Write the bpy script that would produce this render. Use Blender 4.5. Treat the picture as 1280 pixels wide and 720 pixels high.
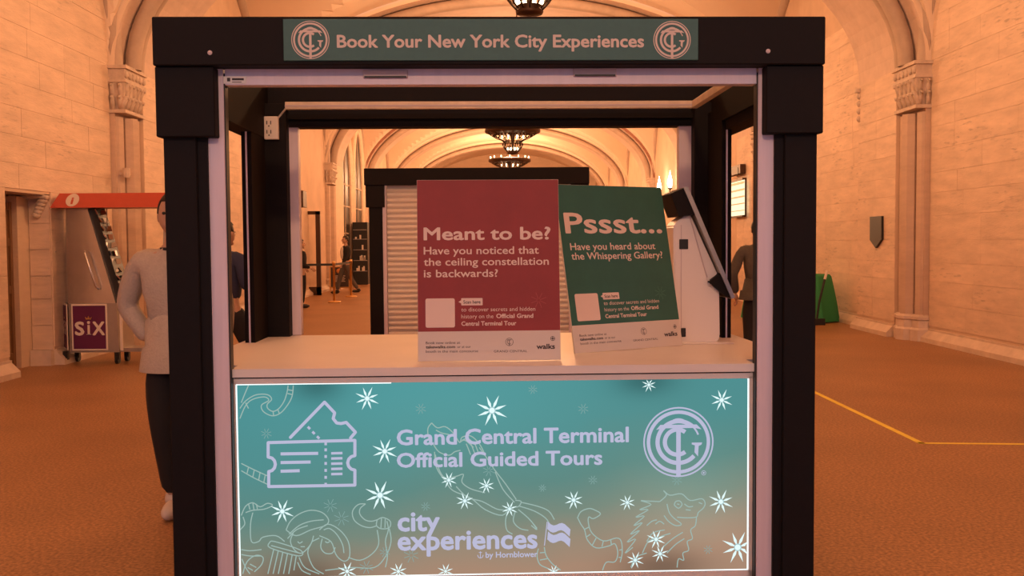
import bpy, bmesh, math, random
from mathutils import Vector, Matrix, Euler
random.seed(7)
S = bpy.context.scene
for o in list(bpy.data.objects): bpy.data.objects.remove(o)
C = S.collection
PI = math.pi
# ---------------------------------------------------------------- camera
F = 1200.0; CAMZ = 1.55
roll = .0075; yaw = math.atan(11.6/F); pit = math.atan(57.1/F)
fw = Vector((math.sin(yaw)*math.cos(pit), math.cos(yaw)*math.cos(pit), -math.sin(pit)))
r0 = fw.cross(Vector((0,0,1))).normalized(); u0 = r0.cross(fw)
rt = r0*math.cos(roll) - u0*math.sin(roll); up = u0*math.cos(roll) + r0*math.sin(roll)
cd = bpy.data.cameras.new('camera'); cam = bpy.data.objects.new('camera', cd); C.objects.link(cam)
M = Matrix((rt, up, -fw)).transposed().to_4x4(); M.translation = Vector((0,0,CAMZ)); cam.matrix_world = M
cd.sensor_width = 36; cd.lens = 36*F/1280; cd.clip_end = 300
S.camera = cam
# ---------------------------------------------------------------- world, exposure, lights
w = bpy.data.worlds.new('world'); S.world = w; w.use_nodes = True
w.node_tree.nodes['Background'].inputs[0].default_value = (.74,.72,1.0,1); w.node_tree.nodes['Background'].inputs[1].default_value = .60
S.view_settings.view_transform = 'Standard'; S.view_settings.look = 'None'; S.view_settings.gamma = 1; S.view_settings.exposure = 0
LAMP_W = 820.0; LAMP_COL = (1,.52,.25)

def ray(px, py): return fw + rt*((px-640)/F) - up*((py-360)/F)
def PT(px, py, D):
    d = ray(px, py); return Vector((0,0,CAMZ)) + d*(D/d.y)
def FL(px, py, z=0):
    d = ray(px, py); return Vector((0,0,CAMZ)) + d*((z-CAMZ)/d.z)
KA = math.atan(25/F)
def KP(px, py, yl):                       # point in the booth's own axes (turned a little from the hall's)
    d = ray(px, py); d = Vector((d.x*math.cos(KA)+d.y*math.sin(KA), -d.x*math.sin(KA)+d.y*math.cos(KA), d.z))
    return Vector((0,0,CAMZ)) + d*(yl/d.y)

# ---------------------------------------------------------------- helpers
def bx(bm, x0,x1,y0,y1,z0,z1, mi=0):
    v = [bm.verts.new((x,y,z)) for z in (z0,z1) for y in (y0,y1) for x in (x0,x1)]
    for f in ((0,2,3,1),(4,5,7,6),(0,1,5,4),(2,6,7,3),(0,4,6,2),(1,3,7,5)):
        bm.faces.new([v[i] for i in f]).material_index = mi
    return v
def box(x0,x1,y0,y1,z0,z1,bev=0, seg=2):
    bm = bmesh.new(); bx(bm,x0,x1,y0,y1,z0,z1)
    if bev: bmesh.ops.bevel(bm, geom=bm.edges[:], offset=bev, segments=seg, affect='EDGES', profile=.7)
    return bm
def prism(bm, pts, d, axis='y', base=0):  # pts 2-D polygon, extruded along axis from base to base+d
    def P(a,b,t):
        return {'y':(a,t,b),'x':(t,a,b),'z':(a,b,t)}[axis]
    A = [bm.verts.new(P(a,b,base)) for a,b in pts]; B = [bm.verts.new(P(a,b,base+d)) for a,b in pts]
    bm.faces.new(A); bm.faces.new(B[::-1]); n=len(pts)
    for i in range(n): bm.faces.new((A[i],B[i],B[(i+1)%n],A[(i+1)%n]))
    bmesh.ops.recalc_face_normals(bm, faces=bm.faces[:])
    return bm
def tube(bm, pts, r, n=8, closed=False, caps=True):
    pts = [Vector(p) for p in pts]; N=len(pts); rings=[]
    rr = r if isinstance(r,(list,tuple)) else [r]*N
    prev=None
    for i,p in enumerate(pts):
        if closed: t=(pts[(i+1)%N]-pts[i-1])
        else: t=pts[min(i+1,N-1)]-pts[max(i-1,0)]
        t = t.normalized() if t.length>1e-9 else Vector((0,0,1))
        if prev is None:
            a = t.cross(Vector((0,0,1)))
            if a.length<1e-3: a=t.cross(Vector((0,1,0)))
        else: a = prev - t*prev.dot(t)
        a.normalize(); prev=a; b=t.cross(a)
        rings.append([bm.verts.new(p+(a*math.cos(2*PI*k/n)+b*math.sin(2*PI*k/n))*rr[i]) for k in range(n)])
    for i in range(N if closed else N-1):
        A=rings[i]; B=rings[(i+1)%N]
        for k in range(n): bm.faces.new((A[k],A[(k+1)%n],B[(k+1)%n],B[k]))
    if caps and not closed: bm.faces.new(rings[0][::-1]); bm.faces.new(rings[-1])
    return bm
def lathe(bm, prof, n=20, c=(0,0,0)):
    rings=[]
    for r,z in prof: rings.append([bm.verts.new((c[0]+r*math.cos(2*PI*k/n), c[1]+r*math.sin(2*PI*k/n), c[2]+z)) for k in range(n)])
    for A,B in zip(rings,rings[1:]):
        for k in range(n): bm.faces.new((A[k],A[(k+1)%n],B[(k+1)%n],B[k]))
    if prof[0][0]>1e-4: bm.faces.new(rings[0][::-1])
    if prof[-1][0]>1e-4: bm.faces.new(rings[-1])
    return bm
def ball(bm, c, rx, ry=None, rz=None, seg=12, rg=8):
    ry = rx if ry is None else ry; rz = rx if rz is None else rz
    r = bmesh.ops.create_uvsphere(bm, u_segments=seg, v_segments=rg, radius=1)
    for v in r['verts']: v.co = Vector((v.co.x*rx, v.co.y*ry, v.co.z*rz)) + Vector(c)
def link(name, me, mat=None, parent=None, smooth=False):
    if isinstance(me, bmesh.types.BMesh):
        bm=me; me = bpy.data.meshes.new(name); bm.to_mesh(me); bm.free()
    if mat and not me.materials:
        me.materials.append(mat)
    if smooth:
        for p in me.polygons: p.use_smooth=True
    o = bpy.data.objects.new(name, me); C.objects.link(o)
    if parent: o.parent = parent
    return o
def tag(o, label, cat, group=None, kind=None):
    o['label']=label; o['category']=cat
    if group: o['group']=group
    if kind: o['kind']=kind
    return o
def thing(name, label, cat, loc=(0,0,0), rz=0, group=None):
    o=bpy.data.objects.new(name,None); C.objects.link(o); o.location=loc; o.rotation_euler=(0,0,rz); o.empty_display_size=.2
    return tag(o,label,cat,group)
def struct(o): o['kind']='structure'; return o
def auto(o, ang=35):
    me=o.data
    for p in me.polygons: p.use_smooth=True
    me.set_sharp_from_angle(angle=math.radians(ang))
    return o

# ---------------------------------------------------------------- materials
def mat(name, col, rough=.6, metal=0, emit=None, es=1, bump=None, var=0, vscale=8, spec=.5, vstretch=(1,1,1), rand=0, coords='Object'):
    m=bpy.data.materials.new(name); m.use_nodes=True; nt=m.node_tree; b=nt.nodes['Principled BSDF']
    b.inputs['Base Color'].default_value=(*col,1); b.inputs['Roughness'].default_value=rough; b.inputs['Metallic'].default_value=metal
    b.inputs['Specular IOR Level'].default_value=spec
    if emit: b.inputs['Emission Color'].default_value=(*emit,1); b.inputs['Emission Strength'].default_value=es
    if coords=='World': src=nt.nodes.new('ShaderNodeNewGeometry').outputs['Position']
    else: src=nt.nodes.new('ShaderNodeTexCoord').outputs['Object']
    mp=nt.nodes.new('ShaderNodeMapping'); mp.inputs['Scale'].default_value=vstretch; nt.links.new(src, mp.inputs[0])
    cur=None
    if var:
        n=nt.nodes.new('ShaderNodeTexNoise'); n.inputs['Scale'].default_value=vscale; n.inputs['Detail'].default_value=6; n.inputs['Roughness'].default_value=.65
        nt.links.new(mp.outputs[0], n.inputs['Vector'])
        cr=nt.nodes.new('ShaderNodeValToRGB'); e=cr.color_ramp.elements
        e[0].position=.3; e[1].position=.7
        e[0].color=(*[c*(1-var) for c in col],1); e[1].color=(*[min(1,c*(1+var*.6)) for c in col],1)
        nt.links.new(n.outputs['Fac'], cr.inputs[0]); cur=cr.outputs[0]
    if rand:
        oi=nt.nodes.new('ShaderNodeObjectInfo'); mr=nt.nodes.new('ShaderNodeMapRange'); mr.inputs['To Min'].default_value=1-rand; mr.inputs['To Max'].default_value=1+rand*.5
        nt.links.new(oi.outputs['Random'], mr.inputs['Value'])
        mx=nt.nodes.new('ShaderNodeVectorMath'); mx.operation='SCALE'
        if cur: nt.links.new(cur, mx.inputs[0])
        else: mx.inputs[0].default_value=col
        nt.links.new(mr.outputs[0], mx.inputs['Scale']); cur=mx.outputs[0]
    if cur: nt.links.new(cur, b.inputs['Base Color'])
    if bump:
        n2=nt.nodes.new('ShaderNodeTexNoise'); n2.inputs['Scale'].default_value=bump[0]; n2.inputs['Detail'].default_value=5
        nt.links.new(mp.outputs[0], n2.inputs['Vector'])
        bp=nt.nodes.new('ShaderNodeBump'); bp.inputs['Strength'].default_value=bump[1]; bp.inputs['Distance'].default_value=.01
        nt.links.new(n2.outputs['Fac'], bp.inputs['Height']); nt.links.new(bp.outputs[0], b.inputs['Normal'])
    return m
STONE=(.74,.56,.43)
m_stone=mat('travertine',STONE,.75,var=.16,vscale=1.6,vstretch=(1,1,5),bump=(14,.35),coords='World',rand=.05)
m_joint=mat('travertine_joint',(.66,.49,.37),.9,var=.12,vscale=1.5,coords='World')
m_plain=mat('travertine_plain',(.74,.57,.43),.75,var=.10,vscale=1.2,vstretch=(1,1,4),bump=(12,.3),coords='World')
m_trim=mat('carved_stone',(.62,.49,.40),.75,var=.2,vscale=6,bump=(25,.5),coords='World')
m_shaft=mat('shaft_stone',(.60,.44,.34),.7,var=.12,vscale=2,vstretch=(1,1,4),bump=(18,.3),coords='World')
m_vault=mat('vault_plaster',(.80,.64,.50),.8,var=.06,vscale=.8,coords='World')
m_arch=mat('arch_tile',(.66,.50,.41),.75,var=.12,vscale=3,bump=(10,.3),coords='World')
m_spand=mat('red_tile_vault',(.33,.15,.10),.8,var=.2,vscale=6,coords='World')
m_rib=mat('rib_stone',(.50,.38,.30),.75,var=.14,vscale=3,coords='World')
m_skirt=mat('skirting_stone',(.70,.56,.46),.5,var=.15,vscale=5,coords='World')
def pits(m,amt=.30):
    nt=m.node_tree; b=nt.nodes['Principled BSDF']; src=b.inputs['Base Color'].links[0].from_socket
    g=nt.nodes.new('ShaderNodeNewGeometry')
    def N(sc,st,lo,hi):
        mp=nt.nodes.new('ShaderNodeMapping'); mp.inputs['Scale'].default_value=st; nt.links.new(g.outputs['Position'],mp.inputs[0])
        n=nt.nodes.new('ShaderNodeTexNoise'); n.inputs['Scale'].default_value=sc; n.inputs['Detail'].default_value=5; nt.links.new(mp.outputs[0],n.inputs['Vector'])
        r_=nt.nodes.new('ShaderNodeMapRange'); r_.inputs['From Min'].default_value=lo; r_.inputs['From Max'].default_value=hi; nt.links.new(n.outputs['Fac'],r_.inputs['Value']); return r_.outputs[0]
    a=N(5,(1,1,6),.56,.68); c=N(.8,(1,1,1.6),.50,.62); d=N(26,(1,1,1.5),.68,.74)
    m1=nt.nodes.new('ShaderNodeMath'); m1.operation='MULTIPLY'; nt.links.new(a,m1.inputs[0]); nt.links.new(c,m1.inputs[1])
    m2=nt.nodes.new('ShaderNodeMath'); m2.operation='MAXIMUM'; nt.links.new(m1.outputs[0],m2.inputs[0]); nt.links.new(d,m2.inputs[1])
    m3=nt.nodes.new('ShaderNodeMath'); m3.operation='MULTIPLY_ADD'; nt.links.new(m2.outputs[0],m3.inputs[0]); m3.inputs[1].default_value=-amt; m3.inputs[2].default_value=1
    sc=nt.nodes.new('ShaderNodeVectorMath'); sc.operation='SCALE'; nt.links.new(src,sc.inputs[0]); nt.links.new(m3.outputs[0],sc.inputs['Scale']); nt.links.new(sc.outputs[0],b.inputs['Base Color'])
pits(m_stone); pits(m_plain,.2)
# terrazzo floor
m_floor=bpy.data.materials.new('terrazzo'); m_floor.use_nodes=True
def _fl():
    nt=m_floor.node_tree; b=nt.nodes['Principled BSDF']; g=nt.nodes.new('ShaderNodeNewGeometry')
    def N(sc,det): 
        n=nt.nodes.new('ShaderNodeTexNoise'); n.inputs['Scale'].default_value=sc; n.inputs['Detail'].default_value=det; nt.links.new(g.outputs['Position'],n.inputs['Vector']); return n
    a=N(55,6); c=N(.7,4)
    r=nt.nodes.new('ShaderNodeValToRGB'); r.color_ramp.elements[0].position=.38; r.color_ramp.elements[1].position=.66
    r.color_ramp.elements[0].color=(.24,.115,.045,1); r.color_ramp.elements[1].color=(.49,.26,.115,1); nt.links.new(a.outputs['Fac'],r.inputs[0])
    m=nt.nodes.new('ShaderNodeMapRange'); m.inputs['From Min'].default_value=.3; m.inputs['From Max'].default_value=.7; m.inputs['To Min'].default_value=.82; m.inputs['To Max'].default_value=1.12
    nt.links.new(c.outputs['Fac'],m.inputs['Value'])
    s=nt.nodes.new('ShaderNodeVectorMath'); s.operation='SCALE'; nt.links.new(r.outputs[0],s.inputs[0]); nt.links.new(m.outputs[0],s.inputs['Scale'])
    nt.links.new(s.outputs[0],b.inputs['Base Color']); b.inputs['Roughness'].default_value=.42; b.inputs['Specular IOR Level'].default_value=.35
_fl()
m_black=mat('charcoal_laminate',(.0075,.005,.0055),.7,var=.15,vscale=30,spec=.22)
m_black2=mat('dark_interior',(.009,.006,.005),.75,spec=.15)
m_silver=mat('brushed_aluminium_paint',(.72,.62,.70),.42,.05,var=.05,vscale=40,vstretch=(1,1,.05))
m_slot=mat('slot_plastic',(.58,.47,.48),.5)
m_white=mat('white_laminate',(.80,.74,.70),.42,var=.03,vscale=4)
m_whitep=mat('white_plastic',(.80,.72,.68),.35)
m_tray=mat('cable_tray_metal',(.72,.58,.42),.45,var=.15,vscale=12)
m_outlet=mat('outlet_plastic',(.82,.74,.66),.4)
m_dark=mat('near_black',(.012,.010,.010),.5)
m_gap=mat('shadow_gap',(.05,.03,.025),.9)
m_teal=mat('sign_teal',(.045,.135,.130),.6,var=.06,vscale=40)
m_signtxt=mat('sign_lettering',(.66,.56,.50),.6)
m_red=mat('poster_red',(.28,.028,.030),.6,var=.12,vscale=5)
m_green=mat('poster_green',(.028,.125,.095),.6,var=.12,vscale=5)
m_paper=mat('poster_paper',(.66,.58,.52),.6)
m_pink=mat('poster_lettering',(.78,.60,.52),.6)
m_foam=mat('foam_board_edge',(.70,.62,.56),.7)
m_ink=mat('ink',(.045,.03,.03),.6)
m_faint=mat('poster_red_star',(.36,.06,.06),.6); m_faintg=mat('poster_green_star',(.06,.20,.14),.6)
m_steel=mat('polished_steel',(.70,.68,.68),.25,.9,var=.08,vscale=6,bump=(5,.25))
m_steel2=mat('brushed_steel',(.45,.41,.38),.4,.7,var=.1,vscale=10)
m_redroof=mat('red_canopy',(.50,.075,.045),.4,var=.08,vscale=5)
m_purple=mat('purple_poster',(.12,.012,.075),.5)
m_wood=mat('door_wood',(.25,.13,.06),.5,var=.3,vscale=4,vstretch=(6,6,.5))
m_brass=mat('brass',(.75,.48,.20),.3,.9)
m_bronze=mat('dark_bronze',(.07,.035,.02),.5,.6)
m_glassd=mat('dark_glazing',(.018,.014,.013),.3,spec=.2)
m_tape=mat('yellow_tape',(.95,.78,.10),.6,var=.15,vscale=9)
m_greencloth=mat('green_cloth',(.03,.27,.09),.8)
m_skin=mat('skin',(.50,.30,.21),.55); m_hair=mat('dark_hair',(.02,.013,.01),.6)
m_knit=mat('pale_grey_fleece',(.48,.41,.35),.9,var=.1,vscale=60,bump=(90,.5))
m_blackcloth=mat('black_cloth',(.014,.012,.014),.9)
m_navy=mat('navy_wool',(.030,.036,.085),.9); m_coat=mat('grey_tweed',(.10,.085,.07),.9,var=.15,vscale=50)
m_shirt=mat('white_cotton',(.7,.62,.55),.8); m_greytr=mat('grey_trousers',(.10,.085,.08),.85); m_shoe=mat('white_shoe',(.66,.58,.52),.5); m_bshoe=mat('black_shoe',(.015,.012,.012),.3)
def emat(name, col, s):
    m=bpy.data.materials.new(name); m.use_nodes=True; nt=m.node_tree; nt.nodes.remove(nt.nodes['Principled BSDF'])
    e=nt.nodes.new('ShaderNodeEmission'); e.inputs[0].default_value=(*col,1); e.inputs[1].default_value=s
    nt.links.new(e.outputs[0], nt.nodes['Material Output'].inputs[0]); return m
m_bulb=emat('glowing_bulb',(1,.72,.40),9); m_flame=emat('sconce_flame',(1,.80,.55),14)
m_led=emat('led_edge',(.88,1,1),1.35)
m_lstar=emat('lit_star_print',(.80,1,1),1.0)
m_lring=emat('lit_star_core',(.38,.60,.64),1.0)
m_ltext=emat('lit_lettering',(.50,.50,.68),1.0)
m_lline=emat('lit_line_art',(.34,.48,.44),1.0)
m_lline2=emat('lit_faint_line_art',(.24,.40,.38),1.0)
m_board=emat('lit_timetable',(1,.78,.48),1.5)

# ================================================================= THE HALL
CX=.31; AW=6.15; AP=5.93; ZS=4.22
NEAR=14.45; BAY=8.7; SH=.75; PW=1.60        # shafts NEAR..NEAR+SH, pier face to NEAR+SH+PW
KS=list(range(-2,6)); YEND=NEAR+BAY*6; YSTART=NEAR+BAY*-2
def pier_y(k): return NEAR+BAY*k
# floor
bm=bmesh.new(); bx(bm,CX-AW-1.2,CX+AW+1.2,YSTART-3,YEND+1,-.2,0); struct(link('floor',bm,m_floor))
# walls
def lunz(y):      # height of the cross vault along the wall
    k=math.floor((y-NEAR)/BAY); s=pier_y(k)+SH+PW; e=pier_y(k+1); c=(e-s)/2; t=(y-(s+e)/2)/c
    return ZS if abs(t)>=1 else ZS+3.3*math.sqrt(1-t*t)
DY0,DY1,DZ=11.36,12.5,2.2                      # niche of the wooden door in the left wall
def wall(side):
    bm=bmesh.new(); s=-1 if side=='left' else 1; X=CX+s*AW
    def W(y0,y1,z0,z1,a=0,b=.6): 
        xs=sorted((X+s*a,X+s*b)); bx(bm,xs[0],xs[1],y0,y1,z0,z1)
    if s<0:
        W(YSTART,DY0,0,8.6); W(DY1,YEND,0,8.6); W(DY0,DY1,DZ,8.6); W(DY0,DY1,0,DZ,.42,.6)
    else: W(YSTART,YEND,0,8.6)
    o=struct(link('wall_'+side,bm,m_joint)); 
    return o
wl=wall('left'); wr=wall('right')
bm=bmesh.new(); bx(bm,CX-AW,CX+AW,YEND,YEND+.3,0,8.6); struct(link('wall_back',bm,m_plain))
block_cache={}
def block(L,H,T):
    key=(round(L,2),round(H,2),T)
    if key not in block_cache:
        b=box(-L/2,L/2,-T/2,T/2,-H/2,H/2,0)
        me=bpy.data.meshes.new('stone_block'); b.to_mesh(me); b.free(); me.materials.append(m_stone); block_cache[key]=me
    return block_cache[key]
COUR=[.34,.34,.28,.34,.36,.34,.30,.34,.34,.30,.34,.36,.34,.30,.34,.34,.34,.30,.34,.34,.34]
def ashlar(par,s,X,y0,y1,z0,zt,skip=None,mn=.7,mx=1.3,ctop=True):
    z=z0; rnd=random.Random(int(y0*10)+s)
    for ci,h in enumerate(COUR):
        if z+h>zt: break
        y=y0
        while y<y1-.02:
            L=round(rnd.uniform(mn,mx)*10)/10
            if y+L>y1-.35: L=y1-y
            yc=y+L/2
            ok = not(skip and yc+L/2>skip[0] and yc-L/2<skip[1] and z<skip[2])
            if skip and not ok:      # cut round the door niche
                for a,b_ in ((y,min(y+L,skip[0])),(max(y,skip[1]),y+L)):
                    if b_-a>.06 and z<skip[2]:
                        o=bpy.data.objects.new('stone_block',block(b_-a-.003,h-.003,.012)); C.objects.link(o); o.parent=par
                        o.rotation_euler=(0,0,PI/2); o.location=(X-s*.004,(a+b_)/2,z+h/2)
            elif (not ctop) or z < lunz(yc)-.05:
                o=bpy.data.objects.new('stone_block',block(L-.003,h-.003,.012)); C.objects.link(o); o.parent=par
                o.rotation_euler=(0,0,PI/2); o.location=(X-s*(.004+rnd.uniform(-.0015,.0015)),yc,z+h/2)
            y+=L
        z+=h
for s,par in ((-1,wl),(1,wr)):
    X=CX+s*AW
    ashlar(par,s,X,9.0,NEAR,.24,5.9,skip=(DY0,DY1,2.22) if s<0 else None)
    ashlar(par,s,X,16.8,23.15,.24,5.6)
# piers
def pier(par,s,k):
    y0=pier_y(k); X=CX+s*AW; Xp=CX+s*AP
    bm=bmesh.new(); a,b=sorted((X+s*.1,Xp)); bx(bm,a,b,y0+SH,y0+SH+PW,0,ZS+.15)
    link('pier',bm,m_plain if k not in(0,1) else m_joint,par)
    if k in (0,1): ashlar(par,s,Xp,y0+SH,y0+SH+PW,.24,ZS,ctop=False,mn=.75,mx=.95)
    # clustered shafts: octagonal, stepping outwards
    sh=[(y0+.65,.08,.125),(y0+.40,.02,.14),(y0+.15,.13,.125)]
    for yy,dx,r in sh:
        b=bmesh.new(); cx_=Xp+s*(dx+.06)
        lathe(b,[(r,.0),(r,ZS-.75)],8,(cx_,yy,0)); link('shaft',b,m_shaft,par)
    # stepped backing
    b=bmesh.new(); a,c=sorted((X+s*.1,Xp+s*.14)); bx(b,a,c,y0+.02,y0+SH,0,ZS); link('shaft_backing',b,m_shaft,par)
    # base mouldings
    b=bmesh.new()
    for yy,dx,r in sh:
        cx_=Xp+s*(dx+.06)
        lathe(b,[(r+.07,0),(r+.07,.17),(r+.04,.20),(r+.035,.31),(r+.06,.33),(r+.06,.37),(r+.01,.40)],8,(cx_,yy,0))
    link('shaft_base',b,m_skirt,par)
    # capital
    cap=bmesh.new()
    z0=ZS-.70
    def slab(e,za,zb,e2=None):
        e2=e if e2 is None else e2
        xw=X; xi=Xp-s*e; xi2=Xp-s*e2
        vs=[]
        for z,xx,ee in ((za,xi,e),(zb,xi2,e2)):
            vs.append([cap.verts.new((xw,y0-ee+.02,z)),cap.verts.new((xx,y0-ee+.02,z)),cap.verts.new((xx,y0+SH+ee,z)),cap.verts.new((xw,y0+SH+ee,z))])
        A,B=vs
        for i in range(4): cap.faces.new((A[i],A[(i+1)%4],B[(i+1)%4],B[i]))
        cap.faces.new(A[::-1]); cap.faces.new(B)
    slab(.03,z0,z0+.05); slab(-.03,z0+.05,z0+.45,.03); slab(.05,z0+.45,z0+.49); slab(.02,z0+.49,z0+.65,.035); slab(.07,z0+.65,z0+.70)
    # frieze bosses
    for i in range(6):
        yy=y0+.05+i*.14
        ball(cap,(Xp-s*.035,yy,z0+.57),.03,.05,.055,8,6)
    bmesh.ops.recalc_face_normals(cap,faces=cap.faces[:])
    co=link('capital',cap,m_trim,par)
    if k<=2:
        for i in range(7):                   # curled leaves in two tiers
            for tier,(zz,hh) in enumerate(((z0+.05,.20),(z0+.24,.21))):
                yy=y0+.02+i*.15+(.07 if tier else 0)
                if yy>y0+SH-.02: continue
                b=bmesh.new()
                tube(b,[(Xp+s*.03,yy,zz),(Xp-s*.0,yy,zz+hh*.55),(Xp-s*.045,yy,zz+hh*.9),(Xp-s*.07,yy,zz+hh*.86),(Xp-s*.065,yy,zz+hh*.70)],[.035,.045,.038,.03,.018],6)
                link('leaf',b,m_trim,co,True)
        for i,(zz) in enumerate((z0+.05,z0+.23)):    # leaves on the side that faces up the hall
            for j in range(2):
                b=bmesh.new(); xx=Xp+s*(.05+j*.12)
                tube(b,[(xx,y0+.04,zz),(xx,y0+.02,zz+.12),(xx,y0-.02,zz+.2),(xx,y0-.04,zz+.17)],[.035,.045,.035,.02],6)
                link('leaf',b,m_trim,co,True)
    if k==0:   # small corbel on the far corner of the pier
        b=bmesh.new(); yy=y0+SH+PW
        for q in range(4): ball(b,(Xp-s*.0,yy-.02,3.65+q*.13),.06,.05,.06,8,6)
        bx(b,*sorted((Xp-s*.07,Xp+s*.1)),yy-.08,yy+.04,4.1,4.17)
        link('corner_corbel',b,m_trim,par,True)
for s,par in ((-1,wl),(1,wr)):
    for k in KS: 
        if k>=-1: pier(par,s,k)
# skirting
for s,nm in ((-1,'left'),(1,'right')):
    bm=bmesh.new(); X=CX+s*AW
    def sk(y0,y1,Xb,h=.2,d=.13):
        vs=[]
        for y in (y0,y1):
            vs.append([bm.verts.new((Xb+s*.05,y,0)),bm.verts.new((Xb-s*d,y,0)),bm.verts.new((Xb-s*d,y,h*.35)),bm.verts.new((Xb-s*.03,y,h*.85)),bm.verts.new((Xb-s*.03,y,h)),bm.verts.new((Xb+s*.05,y,h))])
        A,B=vs; n=6
        for i in range(n): bm.faces.new((A[i],B[i],B[(i+1)%n],A[(i+1)%n]))
        bm.faces.new(A[::-1]); bm.faces.new(B)
    for k in range(-3,6):
        a=max(YSTART,pier_y(k)+SH+PW); b=pier_y(k+1)
        if s<0 and a<DY0<b: sk(a,DY0,X); sk(DY1,b,X)
        else: sk(a,b,X)
        if k>=-1: sk(pier_y(k)+SH,pier_y(k)+SH+PW,CX+s*AP)
    bmesh.ops.recalc_face_normals(bm,faces=bm.faces[:])
    struct(link('baseboard_'+nm,bm,m_skirt))
# vaults
bm=bmesh.new()
def vault(s0,e0,n=56):
    c=(e0-s0)/2; yc=(s0+e0)/2; g=[]
    for i in range(n+1):
        row=[]
        for j in range(n+1):
            u=-PI/2+PI*i/n; v=-PI/2+PI*j/n
            x=AW*math.sin(u); y=c*math.sin(v)
            z=max(ZS+3.45*abs(math.cos(u)), ZS+3.3*abs(math.cos(v)))
            row.append(bm.verts.new((CX+x,yc+y,z)))
        g.append(row)
    for i in range(n):
        for j in range(n): bm.faces.new((g[i][j],g[i][j+1],g[i+1][j+1],g[i+1][j]))
for k in range(-3,6):
    s0=pier_y(k)+SH+PW; e0=pier_y(k+1)
    if s0<YSTART-1: s0=YSTART
    vault(s0,e0)
ceil=struct(link('ceiling',bm,m_vault))
for k in KS:
    y0=pier_y(k)+.02 ; y1=pier_y(k)+SH+PW
    # transverse arch soffit and faces
    bm=bmesh.new(); n=48
    for ya,yb,dr_ in ((y0-.004,y0+SH+.02,.13),(y0+SH,y1+.004,0)):
        rows=[]
        for i in range(n+1):
            t=PI*i/n; x=-math.cos(t); z=math.sin(t)
            ip=(CX+x*(AP+dr_),ZS+z*(3.2+dr_)); op=(CX+x*(AW+.1),ZS+z*4.1+.02)
            rows.append([bm.verts.new((ip[0],ya,ip[1])),bm.verts.new((ip[0],yb,ip[1])),bm.verts.new((op[0],ya,op[1])),bm.verts.new((op[0],yb,op[1]))])
        for A,B in zip(rows,rows[1:]):
            bm.faces.new((A[0],A[1],B[1],B[0])).material_index=0
            bm.faces.new((A[0],B[0],B[2],A[2])).material_index=1; bm.faces.new((A[1],A[3],B[3],B[1])).material_index=1
            bm.faces.new((A[2],B[2],B[3],A[3])).material_index=1
    o=link('arch',bm,m_arch,ceil); o.data.materials.append(m_spand if k==3 else m_vault)
    for yy,da,r in ((y0+.65,.02,.115),(y0+.40,-.02,.125)):
        bm=bmesh.new()
        tube(bm,[(CX-math.cos(PI*i/40)*(AP+da+.02),yy,ZS-.0+math.sin(PI*i/40)*(3.2+da)) for i in range(41)],r,8,caps=False)
        link('rib',bm,m_rib,ceil,True)
    for s in (-1,1):                            # wall ribs
        for (a,b_) in ((pier_y(k-1)+SH+PW,pier_y(k)),):
            c=(b_-a)/2; yc=(a+b_)/2; bm=bmesh.new()
            tube(bm,[(CX+s*(AW-.04),yc-math.cos(PI*i/30)*(c-.02)+.18*(i/30)**2,ZS-.02+math.sin(PI*i/30)*3.3) for i in range(31)],.13,8,caps=False)
            link('rib',bm,m_rib,ceil,True)

# door in the left niche
bm=bmesh.new(); Xd=CX-AW-.40
bx(bm,Xd-.02,Xd+.03,DY0+.02,DY1-.30,.02,DZ-.1); d1=struct(link('door_1',bm,m_wood))
for yy in (DY0+.02,DY0+.40,DY1-.36):
    b=bmesh.new(); bx(b,Xd+.02,Xd+.055,yy,yy+.07,.02,DZ-.1); link('stile',b,m_wood,d1)
for zz in (.1,.95,1.55,2.0):
    b=bmesh.new(); bx(b,Xd+.02,Xd+.05,DY0+.05,DY1-.32,zz,zz+.10); link('rail',b,m_wood,d1)
b=bmesh.new(); ball(b,(Xd+.10,DY0+.44,1.02),.035); ball(b,(Xd+.10,DY0+.36,1.02),.03); link('door_knob',b,m_brass,d1,True)
b=bmesh.new(); bx(b,Xd-.02,Xd+.12,DY1-.30,DY1,.0,DZ-.02); bx(b,Xd-.02,Xd+.06,DY1-.22,DY1-.18,.0,DZ); link('door_frame',b,m_plain,d1)
# stones of the far reveal of the niche and the corbel over it
z=0.2
for i,h in enumerate([.32,.34,.3,.34,.34,.28]):
    b=box(Xd+.13,CX-AW-.008,DY1-.02,DY1+.01,z+.004,z+h-.004); link('stone_block',b,m_stone,wl); z+=h
b=bmesh.new(); bx(b,Xd+.13,CX-AW+.0,DY1-.10,DY1,0,.2); link('reveal_base',b,m_skirt,wl)
b=bmesh.new(); 
for q in range(6): ball(b,(CX-AW-.05-.02*q,DY1-.06,2.17-.045*q),.07-.004*q,.08,.045,8,6)
bx(b,CX-AW-.40,CX-AW,DY1-.16,DY1,2.16,2.21); link('corbel',b,m_trim,wl,True)
# small spotlight bracket on left shafts
b=bmesh.new(); p=Vector((CX-AP+.0,NEAR+.05,2.62)); lathe(b,[(.05,-.06),(.06,.0),(.055,.08)],10,tuple(p)); bx(b,p.x-.10,p.x,p.y-.02,p.y+.02,p.z-.02,p.z+.02)
tag(link('spotlight',b,m_trim),'small round wall spotlight on the left clustered column below its capital','spotlight')

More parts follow.
